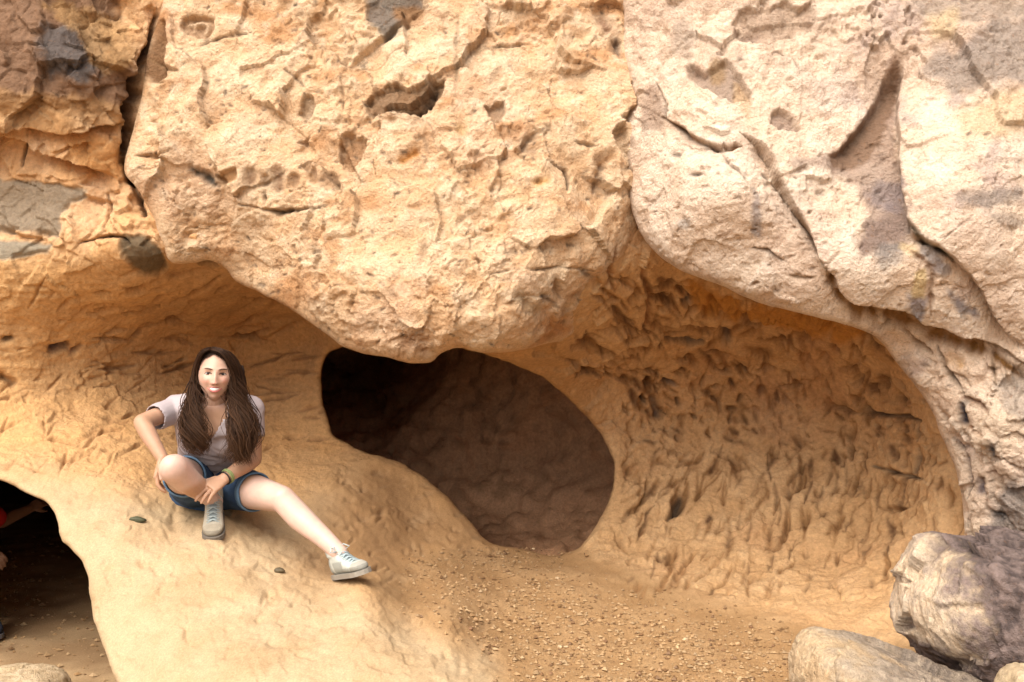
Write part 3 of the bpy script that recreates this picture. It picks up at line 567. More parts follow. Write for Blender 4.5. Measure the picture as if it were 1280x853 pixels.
# pillar below: iron seams and tar-dark stains
tar = np.array([.07, .06, .07])
for (pts, wd, dp, c, m) in [([(1203, 506), (1206, 525)], 5, .02, tar, .9), ([(1243, 550), (1242, 570)], 5, .02, np.array([.19, .18, .19]), .8), ([(1227, 600), (1226, 615)], 5, .02, np.array([.09, .08, .12]), .9),
  ([(1165, 440), (1182, 470), (1200, 496)], 2.5, .04, np.array([.24, .16, .11]), .75), ([(1130, 425), (1145, 440), (1160, 448)], 2.5, .04, np.array([.40, .22, .1]), .7), ([(1200, 498), (1225, 505), (1236, 518)], 3, .04, np.array([.36, .15, .07]), .75),
  ([(1212, 532), (1232, 545)], 3, .03, np.array([.42, .19, .08]), .7), ([(1190, 548), (1205, 570), (1215, 600), (1212, 625)], 2., .04, np.array([.22, .15, .12]), .7), ([(1180, 455), (1195, 460)], 5, .02, np.array([.55, .31, .12]), .6), ([(1240, 455), (1242, 480)], 3, .03, np.array([.4, .26, .15]), .6),
  ([(1240, 640), (1250, 655)], 4, .04, np.array([.26, .19, .14]), .7), ([(1238, 590), (1256, 596)], 4, .02, np.array([.4, .2, .12]), .6), ([(1100, 418), (1118, 416)], 2, .03, np.array([.26, .16, .08]), .6)]:
    G.gouge(pts, wd, dp, c, m)
G.patch([(1250, 480), (1300, 470), (1300, 530), (1262, 520)], np.array([.37, .32, .28]), .55, 8, 14)
G.patch([(1255, 610), (1300, 600), (1300, 700), (1215, 700), (1235, 660)], np.array([.26, .22, .20]), .75, 10, 14)
rs = np.random.RandomState(41)
for k in range(240):
    x = rs.uniform(785, 1290); y = rs.uniform(-10, 640); G.gouge([(x, y), (x+rs.uniform(-6, 6), y+rs.uniform(-3, 3))], rs.uniform(1.0, 2.2), rs.uniform(.004, .018), np.array([.25, .18, .14]), rs.uniform(.1, .7))
G.finish(); o = G.build("rock_overhang", M_ROCK); o["kind"] = "structure"

# ------------------------------------------------------------------ the dark chamber behind the hole, and the den at the lower left
def chamber(name, lo, hi, outline, back, rim, amp, colour, mat, open_left=False, step=3.5, f0=34, f1=95):
    xs = np.arange(lo[0], hi[0]+step, step); ys = np.arange(lo[1], hi[1]+step, step)
    gx, gy = np.meshgrid(xs, ys); sd = -sdist(gx, gy, outline)[0]
    t = sstep(f0, f1, sd)
    Yb = back(gx, gy); Yr = rim(gx, gy)+.30
    S = Sheet(xs, ys, lambda a, b: Yb*(1-t)+np.minimum(Yr, Yb)*t, seed=6)
    P = S.P; n1 = fbm(P, .9, 4, 91); n2 = fbm(P, 3.2, 4, 92); Pw = P+.1*np.stack([n2, n2, n1], -1); a, e, pl, r = worley(Pw, 1.8, 9); a2, e2, pl2, r2 = worley(Pw, 5., 8)
    n3 = fbm(P, 9., 4, 93); S.disp += (1-t)*amp*(.17*n1+.08*n2+.06*pl+.018*pl2+.055*n3)
    S.col[:] = colour; m = sstep(-.3, .4, n2)[..., None]; S.col = S.col*(1-.4*m)+np.asarray(colour)*1.35*.4*m; m = sstep(.05, .4, n3+.5*n2)[..., None]; S.col = S.col*(1-.5*m)+np.array([.20, .105, .05])*.5*m
    S.disp[(sd > f1)] = 0
    S.finish(); o = S.build(name, mat); o["kind"] = "structure"; return S
DC = tps_fit([(380, 420, 10.), (440, 460, 10.5), (520, 470, 8.4), (600, 450, 7.6), (700, 480, 7.2), (780, 560, 6.9), (420, 540, 8.0), (520, 560, 7.7), (620, 560, 7.6), (700, 600, 7.2), (760, 640, 6.8), (480, 640, 7.2), (560, 640, 7.2), (620, 670, 6.7), (680, 690, 6.3), (640, 720, 5.9), (740, 700, 6.2), (300, 500, 8.3), (850, 450, 7), (600, 800, 5.6), (600, 350, 7.4)], 1e-3)
chamber("tunnel", (280, 330), (890, 800), TUNNEL, DC, DB, 1.2, (.48, .265, .145), M_WALL)
DD = tps_fit([(-300, 560, 9.3), (0, 560, 9.6), (0, 620, 9.6), (60, 620, 9.4), (150, 640, 8.8), (-200, 680, 9.2), (0, 680, 9.2), (90, 690, 8.6), (200, 690, 7.6)], 1e-3)
chamber("den", (-480, 440), (330, 1000), LOWHOLE, lambda x, y: np.minimum(DD(x, y)+5., 1.74*FPX/np.clip(y-CY, 60, None)), DB, .4, (.47, .30, .165), M_WALL, f0=75, f1=125)

# ------------------------------------------------------------------ the ground out in the open
gx = axis(-60, -4, 3, 60, .05, 1.1); gy = axis(-80, 1.2, 8.5, 60, .05, 1.1)
X, Yg = np.meshgrid(gx, gy); Pg = np.stack([X, Yg, 0*X], -1)
Pg[..., 2] = .03*fbm(Pg, 1.2, 4, 3)+.034*fbm(Pg, 4., 6, 4, .62)
idx = np.arange(X.size).reshape(X.shape); q = np.stack([idx[:-1, :-1], idx[:-1, 1:], idx[1:, 1:], idx[1:, :-1]], -1).reshape(-1, 4)
m = sstep(-.3, .4, fbm(Pg, 4., 5, 5, .65))[..., None]
q_ground = q
o = link("ground", mesh_np("ground", Pg, q, (np.array([.27, .165, .082])*(1-m)+np.array([.42, .28, .15])*m).reshape(-1, 3)), None, M_SAND); o["kind"] = "structure"

# ------------------------------------------------------------------ loose rocks
def rock(name, label, outline, Yc, depth, mat, colf, seed, amp=1., group=None, cat="rock", fac=3.2, nth=300, nph=200):
    """closed boulder: its outline seen from the front, its own depth, fractured and worn"""
    O = smooth_line(outline, True, 4, 1.2, seed); c = O.mean(0)
    th = np.linspace(0, 2*np.pi, nth, endpoint=False); ang = np.arctan2(O[:, 1]-c[1], O[:, 0]-c[0]); k = np.argsort(ang)
    R = np.interp(th, ang[k], np.hypot(*(O-c).T)[k], period=2*np.pi)
    ph = np.linspace(0.001, np.pi-.001, nph)
    T, Ph = np.meshgrid(th, ph); pr = np.abs(np.sin(Ph))**.8; Rr = np.broadcast_to(R, T.shape)*pr
    Yy = Yc-depth*np.sign(np.cos(Ph))*np.abs(np.cos(Ph))**.8
    cen = U(c[0], c[1], Yc); m = Yc/FPX
    P = np.stack([cen[0]+np.cos(T)*Rr*m, Yy, cen[2]-np.sin(T)*Rr*m], -1)
    N = P-cen; N = N/(np.linalg.norm(N, axis=-1, keepdims=True)+1e-9)
    n1 = fbm(P, 2.2, 4, seed); n2 = fbm(P, 8., 4, seed+1); n3 = fbm(P, 26., 4, seed+2, .6); _, _, pl, _ = worley(P+.05*n2[..., None], fac, seed); _, _, p2, _ = worley(P+.03*n2[..., None], fac*3, seed)
    n4 = fbm(P, 60., 3, seed+5, .6)
    P = P+N*(amp*(.03*n1+.02*n2+.055*pl+.010*p2)+.008*n3+.0035*n4)[..., None]
    idx = np.arange(P.shape[0]*P.shape[1]).reshape(P.shape[:2]); i2 = np.roll(idx, -1, 1)
    q = np.stack([idx[:-1], idx[1:], i2[1:], i2[:-1]], -1).reshape(-1, 4)
    base = np.array([cen[0], cen[1], P[..., 2].min()])
    me = mesh_np(name, P.reshape(-1, 3)-base, q, colf(P, n1, n2, n3).reshape(-1, 3)); o = link(name, me, None, mat); o.location = base
    return tag(o, label, cat, group)
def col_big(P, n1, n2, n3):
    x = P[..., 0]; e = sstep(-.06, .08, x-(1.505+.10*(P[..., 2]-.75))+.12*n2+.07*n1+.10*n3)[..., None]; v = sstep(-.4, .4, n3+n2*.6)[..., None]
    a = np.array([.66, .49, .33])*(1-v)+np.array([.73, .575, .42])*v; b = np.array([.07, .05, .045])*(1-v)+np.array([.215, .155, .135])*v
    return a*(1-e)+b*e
def col_low(P, n1, n2, n3):
    e = sstep(-.25, .3, (P[..., 0]-1.10)*1.8+.5*n2+.3*n3)[..., None]; v = sstep(-.4, .4, n3+n2*.6)[..., None]
    a = np.array([.50, .35, .205])*(1-v)+np.array([.58, .43, .27])*v; b = np.array([.17, .13, .10])*(1-v)+np.array([.38, .295, .215])*v
    return a*(1-e)+b*e
def col_pale(P, n1, n2, n3):
    v = sstep(-.4, .4, n3+n2*.6)[..., None]; return np.array([.44, .32, .19])*(1-v)+np.array([.56, .43, .28])*v
rock("boulder", "large boulder at right, pale on its left side and rough purple grey on its right", [(1134, 765), (1135, 738), (1151, 704), (1165, 682), (1185, 673), (1213, 676), (1243, 678), (1303, 674), (1380, 700), (1400, 790), (1360, 860), (1275, 858), (1245, 852), (1209, 842), (1178, 825), (1161, 808), (1149, 800)], 3.62, .42, M_BOULD, col_big, 3, 1.3)
rock("boulder", "low tan boulder with a rounded left end lying below the larger purple grey boulder", [(995, 913), (998, 863), (1004, 828), (1014, 806), (1032, 799), (1070, 807), (1110, 817), (1150, 829), (1185, 841), (1225, 853), (1260, 883), (1260, 973), (1110, 1003), (1010, 983)], 3.34, .32, M_BOULD, col_low, 13, .6)
rock("boulder", "small pale stone at the bottom right corner under the purple grey boulder", [(1250, 870), (1256, 846), (1272, 834), (1300, 836), (1330, 860), (1310, 900), (1270, 905)], 3.1, .1, M_BOULD, col_pale, 23, .3, nth=70, nph=50)
rock("boulder", "pale rounded rock at the bottom left in front of the dark opening", [(-60, 900), (-50, 858), (-10, 842), (25, 838), (55, 842), (75, 856), (80, 900), (20, 940)], 4.25, .25, M_BOULD, col_pale, 33, .4)
def floor_at(px, py): return DB(np.array([px], float), np.array([py], float))[0]
from mathutils.bvhtree import BVHTree
def bvh_of(names):
    vs = []; fs = []; k = 0
    for n in names:
        me = bpy.data.objects[n].data; c = np.empty(len(me.vertices)*3, f32); me.vertices.foreach_get("co", c); c = c.reshape(-1, 3)
        f = np.empty(len(me.loops), np.int32); me.loops.foreach_get("vertex_index", f); vs.append(c); fs.append(f.reshape(-1, 4)+k); k += len(c)
    v = np.concatenate(vs); f = np.concatenate(fs)
    return v, f
GV, GF = bvh_of(["rock_ledge", "cave_floor"])
_near = (GV[:, 2] > -.2); _keepf = _near[GF].all(1)
GROUND = BVHTree.FromPolygons(GV.tolist(), GF[_keepf].tolist())
def drop(px, py):
    """where the line of sight through a photo point meets the ledge or floor"""
    o = Vector((0, 0, CAMH)); d = (V(px, py, 1.)-o).normalized(); h = GROUND.ray_cast(o, d)
    return (h[0], h[1]) if h[0] is not None else (V(px, py, floor_at(px, py)), Vector((0, 0, 1)))
def pebble_mesh(name, seed, size, c, lat=9):
    rs = np.random.RandomState(seed); v = []; n = lat
    for i in range(n+1):
        for j in range(n*2):
            a = math.pi*i/n; b = math.pi*j/n; v.append((math.sin(a)*math.cos(b), math.sin(a)*math.sin(b), math.cos(a)))
    v = np.array(v); no = fbm(v, 1.1, 3, seed); _, _, pl, _ = worley(v, .9, seed)
    v = v*(1+.25*no+.25*pl)[:, None]*np.array(size); W = n*2
    q = [(i*W+j, (i+1)*W+j, (i+1)*W+(j+1) % W, i*W+(j+1) % W) for i in range(n) for j in range(W)]
    m = sstep(-.3, .3, no)[:, None]
    return mesh_np(name, v, q, np.asarray(c)*(1-m)+np.asarray(c)*1.5*m)
for (px_, py_, size, c, lab) in [(171, 651, (.034, .016, .013), (.055, .055, .03), "long dark olive stone on the sandy ledge left of the crossed boot"), (349, 715, (.023, .014, .012), (.075, .055, .03), "short dark brown stone on the sandy ledge below the outstretched leg")]:
    p, n = drop(px_, py_); o = link("stone", pebble_mesh("stone", int(px_), size, c), None, M_PLAIN); o.location = p+n*.006; o.rotation_euler = (0, .12, .15); tag(o, lab, "stone")
# gravel: the biggest loose stones singly, the rest as one scatter
rs = np.random.RandomState(77)
gpoly = smooth_line([(520, 712), (560, 694), (640, 692), (700, 705), (740, 740), (800, 752), (850, 772), (930, 790), (990, 812), (985, 853), (940, 875), (700, 875), (650, 830), (600, 790), (560, 755), (520, 738)], True)
proto = [pebble_mesh("pebble", 100+k, (.010, .008, .006), c, 5) for k, c in enumerate([(.31, .19, .095), (.35, .235, .125), (.24, .14, .065), (.38, .27, .16), (.17, .09, .045)])]
for me in proto: me.materials.append(M_PLAIN)
n = 0; gv = []; gq = []; gc = []; k0 = 0
oct_v = np.array([(1, 0, 0), (0, 1, 0), (-1, 0, 0), (0, -1, 0), (0, 0, 1), (0, 0, -1), (.6, .6, .5), (-.6, -.6, -.4)], float)
oct_f = np.array([(0, 1, 4), (1, 2, 4), (2, 3, 4), (3, 0, 4), (1, 0, 5), (2, 1, 5), (3, 2, 5), (0, 3, 5)])
pal = np.array([(.31, .19, .09), (.35, .225, .115), (.25, .145, .065), (.355, .235, .125), (.17, .09, .04), (.33, .205, .10)])
cnt = 0
while cnt < 15000:
    x = rs.uniform(500, 1000); y = rs.uniform(685, 880)
    pt = (np.array([x]), np.array([y])); sdv = sdist(pt[0], pt[1], gpoly)[0][0] if cnt < 0 else None
    cnt += 1
    gv.append((x, y))
G2 = np.array(gv); sdv = sdist(G2[:, 0], G2[:, 1], gpoly)[0]; sdv = np.minimum(sdv, 22)
q3 = np.stack([G2[:, 0]/55., G2[:, 1]/30., np.full(len(G2), 2.2)], 1); clump = fbm(q3, 1., 3, 5)
ok = (sdv+34*clump > rs.uniform(-34, 26, len(G2)))
gv = []
big = 0
for (x, y), cl in zip(G2[ok], clump[ok]):
    p, nn = drop(x, y)
    if nn.z < .3: continue
    if big < 60 and rs.rand() < .012:
        big += 1; o = bpy.data.objects.new("pebble", proto[rs.randint(5)]); COL.objects.link(o); sc = rs.uniform(.8, 1.5); o.scale = (sc, sc*rs.uniform(.7, 1.1), sc*rs.uniform(.7, 1.1)); o.rotation_euler = (rs.uniform(-.3, .3), rs.uniform(-.3, .3), rs.uniform(0, 6)); o.location = p+nn*.004
        tag(o, "loose tan pebble among the gravel on the floor below the dark hole", "pebble", "loose pebbles on the cave floor"); continue
    s_ = (.0020+.0085*rs.rand()**3.6) if rs.rand() < .975 else rs.uniform(.009, .015); a = rs.uniform(0, 6.28); ca, sa = math.cos(a), math.sin(a)
    vv = oct_v*rs.uniform(.65, 1.25, (8, 3))*s_*np.array([1.25, .95, .75]); vv = np.stack([vv[:, 0]*ca-vv[:, 1]*sa, vv[:, 0]*sa+vv[:, 1]*ca, vv[:, 2]], 1)+np.array(p)+np.array([0, 0, s_*.35])
    gv.append(vv); gq.append(oct_f+k0); gc.append(np.repeat(pal[rs.randint(6)][None]*rs.uniform(.8, 1.15), 8, 0)); k0 += 8
GRD = bpy.data.objects["ground"]; gtree = BVHTree.FromPolygons([tuple(p) for p in Pg.reshape(-1, 3)], q_ground.tolist())
for _ in range(900):
    x = rs.uniform(-120, 150); y = rs.uniform(672, 853); o_ = Vector((0, 0, CAMH)); h = gtree.ray_cast(o_, (V(x, y, 1.)-o_).normalized())
    if h[0] is None: continue
    s_ = .003+.016*rs.rand()**4; vv = oct_v*rs.uniform(.65, 1.25, (8, 3))*s_*np.array([1.2, 1., .75])+np.array(h[0])+np.array([0, 0, s_*.3])
    gv.append(vv); gq.append(oct_f+k0); gc.append(np.repeat(pal[rs.randint(6)][None]*rs.uniform(.8, 1.15), 8, 0)); k0 += 8
o = link("gravel", mesh_np("gravel", np.concatenate(gv), np.concatenate(gq), np.concatenate(gc), False), None, M_PLAIN); o["kind"] = "stuff"

# ------------------------------------------------------------------ people
class Clay:
    """closed rounded pieces that are fused into one continuous surface"""
    def __init__(s): s.v = []; s.f = []; s.n = 0
    def rings(s, R):
        m = len(R[0]); k = s.n; s.v.append(np.concatenate(R+[R[0].mean(0)[None], R[-1].mean(0)[None]])); n = len(R)
        for i in range(n-1):
            for j in range(m): s.f.append((k+i*m+j, k+i*m+(j+1) % m, k+(i+1)*m+(j+1) % m, k+(i+1)*m+j))
        a = k+n*m; b = a+1
        for j in range(m): s.f.append((a, k+(j+1) % m, k+j)); s.f.append((b, k+(n-1)*m+j, k+(n-1)*m+(j+1) % m))
        s.n += n*m+2
    def ball(s, c, r, axes=None, n=10):
        A = np.eye(3) if axes is None else np.array(axes); r = np.broadcast_to(r, 3); R = []
        for i in range(1, n):
            a = math.pi*i/n; t = np.arange(2*n)*math.pi/n
            L = np.stack([math.sin(a)*np.cos(t)*r[0], math.sin(a)*np.sin(t)*r[1], np.full(2*n, math.cos(a)*r[2])], 1); R.append(np.array(c)+L@A)
        s.rings(R)
    def limb(s, pts, rad, m=16):
        """tapered limb through points; balls fill the joints"""
        P = np.array([list(p) for p in pts], float)
        for i in range(len(P)-1):
            a, b = P[i], P[i+1]; d = b-a; L = np.linalg.norm(d)+1e-9; d = d/L
            u = np.cross(d, [0, 0, 1.]); u = u if np.linalg.norm(u) > .1 else np.cross(d, [1., 0, 0]); u /= np.linalg.norm(u); w = np.cross(d, u)
            t = np.arange(m)*2*math.pi/m; c = np.cos(t)[:, None]*u+np.sin(t)[:, None]*w
            s.rings([a+c*rad[i], a+d*L*.5+c*(rad[i]+rad[i+1])*.5, b+c*rad[i+1]])
        for p, r in zip(P, rad): s.ball(p, r*.995, n=8)
    def loft(s, secs, m=28, p=2.3):
        """secs: centre, half-width vector, half-depth vector"""
        t = np.arange(m)*2*math.pi/m; ct = np.sign(np.cos(t))*np.abs(np.cos(t))**(2/p); st = np.sign(np.sin(t))*np.abs(np.sin(t))**(2/p)
        s.rings([np.array(c)+ct[:, None]*np.array(a)+st[:, None]*np.array(b) for c, a, b in secs])
    def fuse(s, voxel, smooth=4, solid=0.):
        me = bpy.data.meshes.new("tmp"); me.from_pydata(np.concatenate(s.v).tolist(), [], s.f); return fuse_mesh(me, voxel, smooth)
def fuse_mesh(me, voxel, smooth):
    o = bpy.data.objects.new("tmp", me); COL.objects.link(o)
    if voxel:
        m = o.modifiers.new("r", 'REMESH'); m.mode = 'VOXEL'; m.voxel_size = voxel
    if smooth:
        m = o.modifiers.new("s", 'SMOOTH'); m.factor = .5; m.iterations = smooth
    ev = o.evaluated_get(bpy.context.evaluated_depsgraph_get()); r = bpy.data.meshes.new_from_object(ev)
    c = np.empty(len(r.vertices)*3, f32); r.vertices.foreach_get("co", c); f = [tuple(p.vertices) for p in r.polygons]
    bpy.data.objects.remove(o); bpy.data.meshes.remove(me); bpy.data.meshes.remove(r)
    return c.reshape(-1, 3).astype(float), f
def put(name, v, f, base, parent, mat, col, smooth=True, thick=0.):
    me = bpy.data.meshes.new(name); me.from_pydata((np.asarray(v)-np.array(base)).tolist(), [], [tuple(map(int, q)) for q in f]); me.polygons.foreach_set("use_smooth", [smooth]*len(me.polygons))
    set_col(me, np.broadcast_to(np.asarray(col, float), (len(me.vertices), 3)))
    o = link(name, me, parent, mat)
    if thick: m = o.modifiers.new("thickness", 'SOLIDIFY'); m.thickness = thick; m.offset = 0
    return o
def tube(pts, rad, m=6, close=False):
    P = np.array([list(p) for p in pts], float); n = len(P); rad = np.broadcast_to(rad, n); v = []; f = []
    T = np.gradient(P, axis=0); T /= np.linalg.norm(T, axis=1)[:, None]+1e-9; up = np.array([.3, -.8, .5])
    for i in range(n):
        u = np.cross(T[i], up); u /= np.linalg.norm(u)+1e-9; w = np.cross(T[i], u); t = np.arange(m)*2*math.pi/m
        v.append(P[i]+rad[i]*(np.cos(t)[:, None]*u+np.sin(t)[:, None]*w))
    for i in range(n-1):
        for j in range(m): f.append((i*m+j, i*m+(j+1) % m, (i+1)*m+(j+1) % m, (i+1)*m+j))
    f.append(tuple(range(m))[::-1]); f.append(tuple(range((n-1)*m, n*m)))
    return np.concatenate(v), f
def joinm(L):
    v = []; f = []; k = 0
    for a, b in L: v.append(a); f += [tuple(i+k for i in q) for q in b]; k += len(a)
    return np.concatenate(v), f
def unit(v): v = np.array(v, float); return v/(np.linalg.norm(v)+1e-12)
def seg_d(P, L):
    d = np.full(len(P), 9.); 
    for a, b in zip(L[:-1], L[1:]):
        a = np.array(a, float); b = np.array(b, float); v = b-a; t = np.clip(((P-a)@v)/(v@v), 0, 1); d = np.minimum(d, np.linalg.norm(P-(a+t[:, None]*v), axis=1))
    return d
def hand(clay, wrist, knuckle, back, curl=.45, spread=.16, side=1, scale=1., thumb=True):
    """palm, four bent fingers of different length, thumb from the side of the palm; back = direction of the back of the hand"""
    w = np.array(wrist, float); d = unit(np.array(knuckle, float)-w); b = unit(np.array(back, float)-d*np.dot(back, d)); l = np.cross(d, b)*side
    k = w+d*.082*scale
    clay.loft([(w-d*.012, l*.024*scale, b*.017*scale), (w+d*.02*scale, l*.030*scale, b*.016*scale), (w+d*.06*scale, l*.039*scale, b*.014*scale), (k, l*.039*scale, b*.012*scale), (k+d*.008*scale, l*.034*scale, b*.009*scale)], 16, 2.6)
    for i, ln in enumerate((.071, .080, .074, .058)):
        off = (1.5-i)*.0195*scale; p = k+l*off-b*.002; a = (1.5-i)*spread*.5; dr = unit(d+l*a); bb = b; pts = [p-dr*.012]; ang = 0
        for q, fr in enumerate((.45, .31, .24)):
            ang += curl*(1, .9, .6)[q]; dd = dr*math.cos(ang)-bb*math.sin(ang); p = p+dd*ln*fr*scale; pts.append(p)
        clay.limb(pts, [.0092*scale, .0088*scale, .008*scale, .0068*scale], 10)
    if thumb:
        t0 = w+d*.028*scale+l*.026*scale; t1 = t0+unit(d*.62+l*.62-b*.3)*.042*scale; t2 = t1+unit(d*.9+l*.25-b*.35)*.032*scale
        clay.limb([t0, t1, t2], [.0125*scale, .0105*scale, .008*scale], 10)
def head_mesh(c, rt, up, fw, k=1.):
    """sculpted head: c centre, rt = the viewer's right, up, fw = where the face looks"""
    n = 96; H = []
    a = np.linspace(.002, math.pi-.002, n); t = np.linspace(0, 2*math.pi, 2*n, endpoint=False); A, T = np.meshgrid(a, t, indexing='ij')
    x = np.sin(A)*np.sin(T); y = np.cos(A); z = np.sin(A)*np.cos(T)
    jaw = np.clip(-y, 0, 1); X = x*.074*(1-.30*jaw**1.6-.12*jaw**4); Y = y*.113; Z = z*np.where(z > 0, .090, .098)*(1-.16*jaw**2*(z > 0)-.55*jaw*(z < 0))
    Z = Z+.004*jaw*(z > 0); Z = np.where(z > 0, Z*(1-.05*(np.abs(x))), Z)
    g = lambda dx, sx, dy, sy: np.exp(-(dx/sx)**2-(dy/sy)**2); f = sstep(.25, .6, z)
    ax = np.abs(X)
    bridge = np.clip((.030-Y)/.062, 0, 1)*sstep(-.042, -.031, Y)*(Y < .034)
    Z = Z+f*(.021*bridge*np.exp(-(X/(.0075+.006*bridge))**2)+.006*g(ax-.011, .006, Y+.030, .007)
      -.0115*g(ax-.030, .016, Y-.010, .012)+.0055*g(ax-.030, .022, Y-.031, .008)+.0075*g(ax-.041, .017, Y+.020, .017)
      +.0035*g(X, .026, Y+.057, .016)-.003*g(X, .020, Y+.078, .006)+.008*g(X, .017, Y+.098, .014)-.0035*g(ax-.029, .006, Y+.050, .014))
    P = np.array(c)+k*(X[..., None]*rt+Y[..., None]*up+Z[..., None]*fw)
    return P
def surf_z(HP, c, rt, up, fw, x, y):
    D = HP.reshape(-1, 3)-np.array(c); lx, ly, lz = D@rt, D@up, D@fw; w = (lz > .02); e = (lx-x)**2+(ly-y)**2+np.where(w, 0, 9); return lz[np.argmin(e)]
def boot(parent, base, heel, toe, upv, c_up, c_toe, c_lace, c_sole, k=1., loop=False, name="boot"):
    """lace-up walking boot: upper with collar and toe cap, sole, crossed laces"""
    h = np.array(heel, float); F_ = unit(np.array(toe, float)-h); Uv = unit(np.array(upv, float)-F_*np.dot(upv, F_)); S = np.cross(F_, Uv)
    W = lambda x, y, z: h+k*(F_*x+S*y+Uv*z)
    C = Clay(); secs = []
    for x, w, top, z0 in [(-.012, .022, .07, .02), (-.004, .030, .10, .018), (.03, .036, .125, .016), (.07, .038, .122, .016), (.10, .038, .108, .016), (.13, .040, .086, .016), (.165, .043, .068, .016), (.20, .045, .058, .016), (.228, .040, .050, .016), (.246, .029, .042, .018), (.254, .014, .034, .02)]:
        secs.append((W(x, 0, (top+z0)/2), S*w*k, Uv*(top-z0)/2*k))
    C.loft(secs, 24, 2.8)
    C.loft([(W(.035, 0, .10), F_*.052*k, S*.040*k), (W(.032, 0, .135), F_*.050*k, S*.041*k), (W(.03, 0, .15), F_*.046*k, S*.038*k)], 24, 2.2)
    v, f = C.fuse(.0042*k, 3)
    lx = (v-h)@F_/k; lz = (v-h)@Uv/k
    col = np.where((lx > .205)[:, None], c_toe, c_up); col = np.where(((lx > .07) & (lx < .19) & (np.abs((v-h)@S/k) < .016) & (lz > .06))[:, None], np.array(c_lace)*.55, col)
    ly = np.abs((v-h)@S/k); pan = ((lx > .045) & (lx < .135) & (ly > .024) & (lz < .075)) | (lx < .022) | ((lx > .135) & (lz < .042)); col = np.where(pan[:, None], col*.68, col)*(1+.18*fbm(v, 40., 3, 19)[:, None])
    b = put(name, v, f, base, parent, M_BOOT, col)
    out = []
    for x, w in [(-.020, .012), (-.014, .032), (.03, .040), (.09, .040), (.15, .045), (.20, .049), (.235, .044), (.255, .030), (.266, .010)]: out.append((x, w))
    R = [np.array([W(x, w, z) for x, w in out]+[W(x, -w, z) for x, w in out[::-1]]) for z in (-.002, .003, .014, .019)]
    D = Clay(); D.rings(R); put("sole", np.concatenate(D.v), D.f, base, b, M_BOOT, c_sole, False)
    L = []
    top = lambda x: np.interp(x, [.03, .07, .10, .13, .165, .20], [.128, .126, .112, .090, .071, .061])
    for i in range(6):
        x0 = .075+i*.021; x1 = x0+.014
        for sg in (1, -1):
            L.append(tube([W(x0, sg*.026, top(x0)-.006), W((x0+x1)/2, 0, top((x0+x1)/2)+.004), W(x1, -sg*.026, top(x1)-.006)], .0026*k, 5))
    for sg in ((1, -1) if not loop else (1, -1, 1.5)):
        L.append(tube([W(.072, 0, .132), W(.085, sg*.025, .142), W(.105, sg*.040, .125), W(.095, sg*.022, .118), W(.075, 0, .13)], .0024*k, 5))
    v, f = joinm(L); put("lace", v, f, base, b, M_PLAIN, c_lace)
    return b

# the seated woman's joints, from where each is seen and how far away it is
PEL, WST, RIB, CHE, SHO, NEK = V(262, 604, 4.68), V(264, 577, 4.63), V(266, 548, 4.55), V(267, 525, 4.49), V(268, 511, 4.465), V(269, 500, 4.44)
HD = V(269.5, 470, 4.40)
SR, SL = V(220, 512, 4.49), V(313, 513, 4.50)
ER, WR, KR_ = V(177, 528, 4.30), V(203, 573, 4.23), V(197, 592, 4.22)
EL, WL, KL_ = V(317, 574, 4.47), V(281, 598, 4.33), V(262, 610, 4.265)
HR, HL = V(243, 606, 4.58), V(289, 608, 4.60)
NR, AR = V(217, 585, 4.14), V(269, 627, 4.40)
NL, AL = V(353, 624, 4.30), V(425, 692, 4.13)
SPINE = [PEL, WST, RIB, CHE, SHO, NEK]
xr = unit(np.array(SL)-np.array(SR)); sp = unit(np.array(NEK)-np.array(PEL)); fwd = unit(np.cross(sp, xr)*-1); fwd = fwd if fwd[1] < 0 else -fwd
def torso(C, g=0., top=True):
    w = [(.165, .115), (.135, .098), (.140, .105), (.152, .105), (.135, .075), (.055, .055)]
    S = []
    for p, (a, b) in zip(SPINE if top else SPINE[:2], w): S.append((np.array(p), xr*(a+g), fwd*(b+g)))
    S.insert(0, (np.array(PEL)-sp*.085, xr*(.13+g), fwd*(.10+g))); C.loft(S, 32, 2.4)
    if top:
        for sg in (-1, 1): C.ball(np.array(CHE)*.35+np.array(RIB)*.65+xr*sg*.066+fwd*.066, (.058+g, .052+g, .062+g), n=10)
        C.limb([np.array(SHO)-xr*.08, SR], [.058+g, .050+g]); C.limb([np.array(SHO)+xr*.08, SL], [.058+g, .050+g])
base = Vector(((PEL.x), PEL.y, PEL.z-.12))
woman = thing("person", "woman in a pale mauve tee and denim shorts sitting on the ledge", "person", base)
C = Clay(); torso(C)
C.limb([V(269, 512, 4.46), V(269, 494, 4.42), V(270, 478, 4.41)], [.050, .047, .048])
mid = lambda a, b, t: np.array(a)*(1-t)+np.array(b)*t
C.limb([SR, mid(SR, ER, .5), ER], [.047, .041, .036]); C.limb([ER, mid(ER, WR, .28), WR], [.036, .038, .025])
C.limb([SL, mid(SL, EL, .5), EL], [.048, .043, .038]); C.limb([EL, mid(EL, WL, .28), WL], [.038, .040, .026])
C.limb([HR, mid(HR, NR, .5), NR], [.092, .080, .060]); C.limb([NR, mid(NR, AR, .3)+np.array([0, .012, -.012]), mid(NR, AR, .7), AR], [.060, .057, .045, .037])
C.limb([HL, mid(HL, NL, .5), NL], [.092, .078, .057]); C.limb([NL, mid(NL, AL, .3)+np.array([0, .014, -.014]), mid(NL, AL, .72), AL], [.056, .057, .043, .036])
C.ball(np.array(NR)+np.array([0, -.012, .006]), .050); C.ball(np.array(NL)+np.array([.004, -.012, .008]), .046)
hand(C, WR, KR_, (-1, -.25, .1), .5, .14, -1); hand(C, WL, KL_, (-.15, -.85, .5), .32, .30, 1)
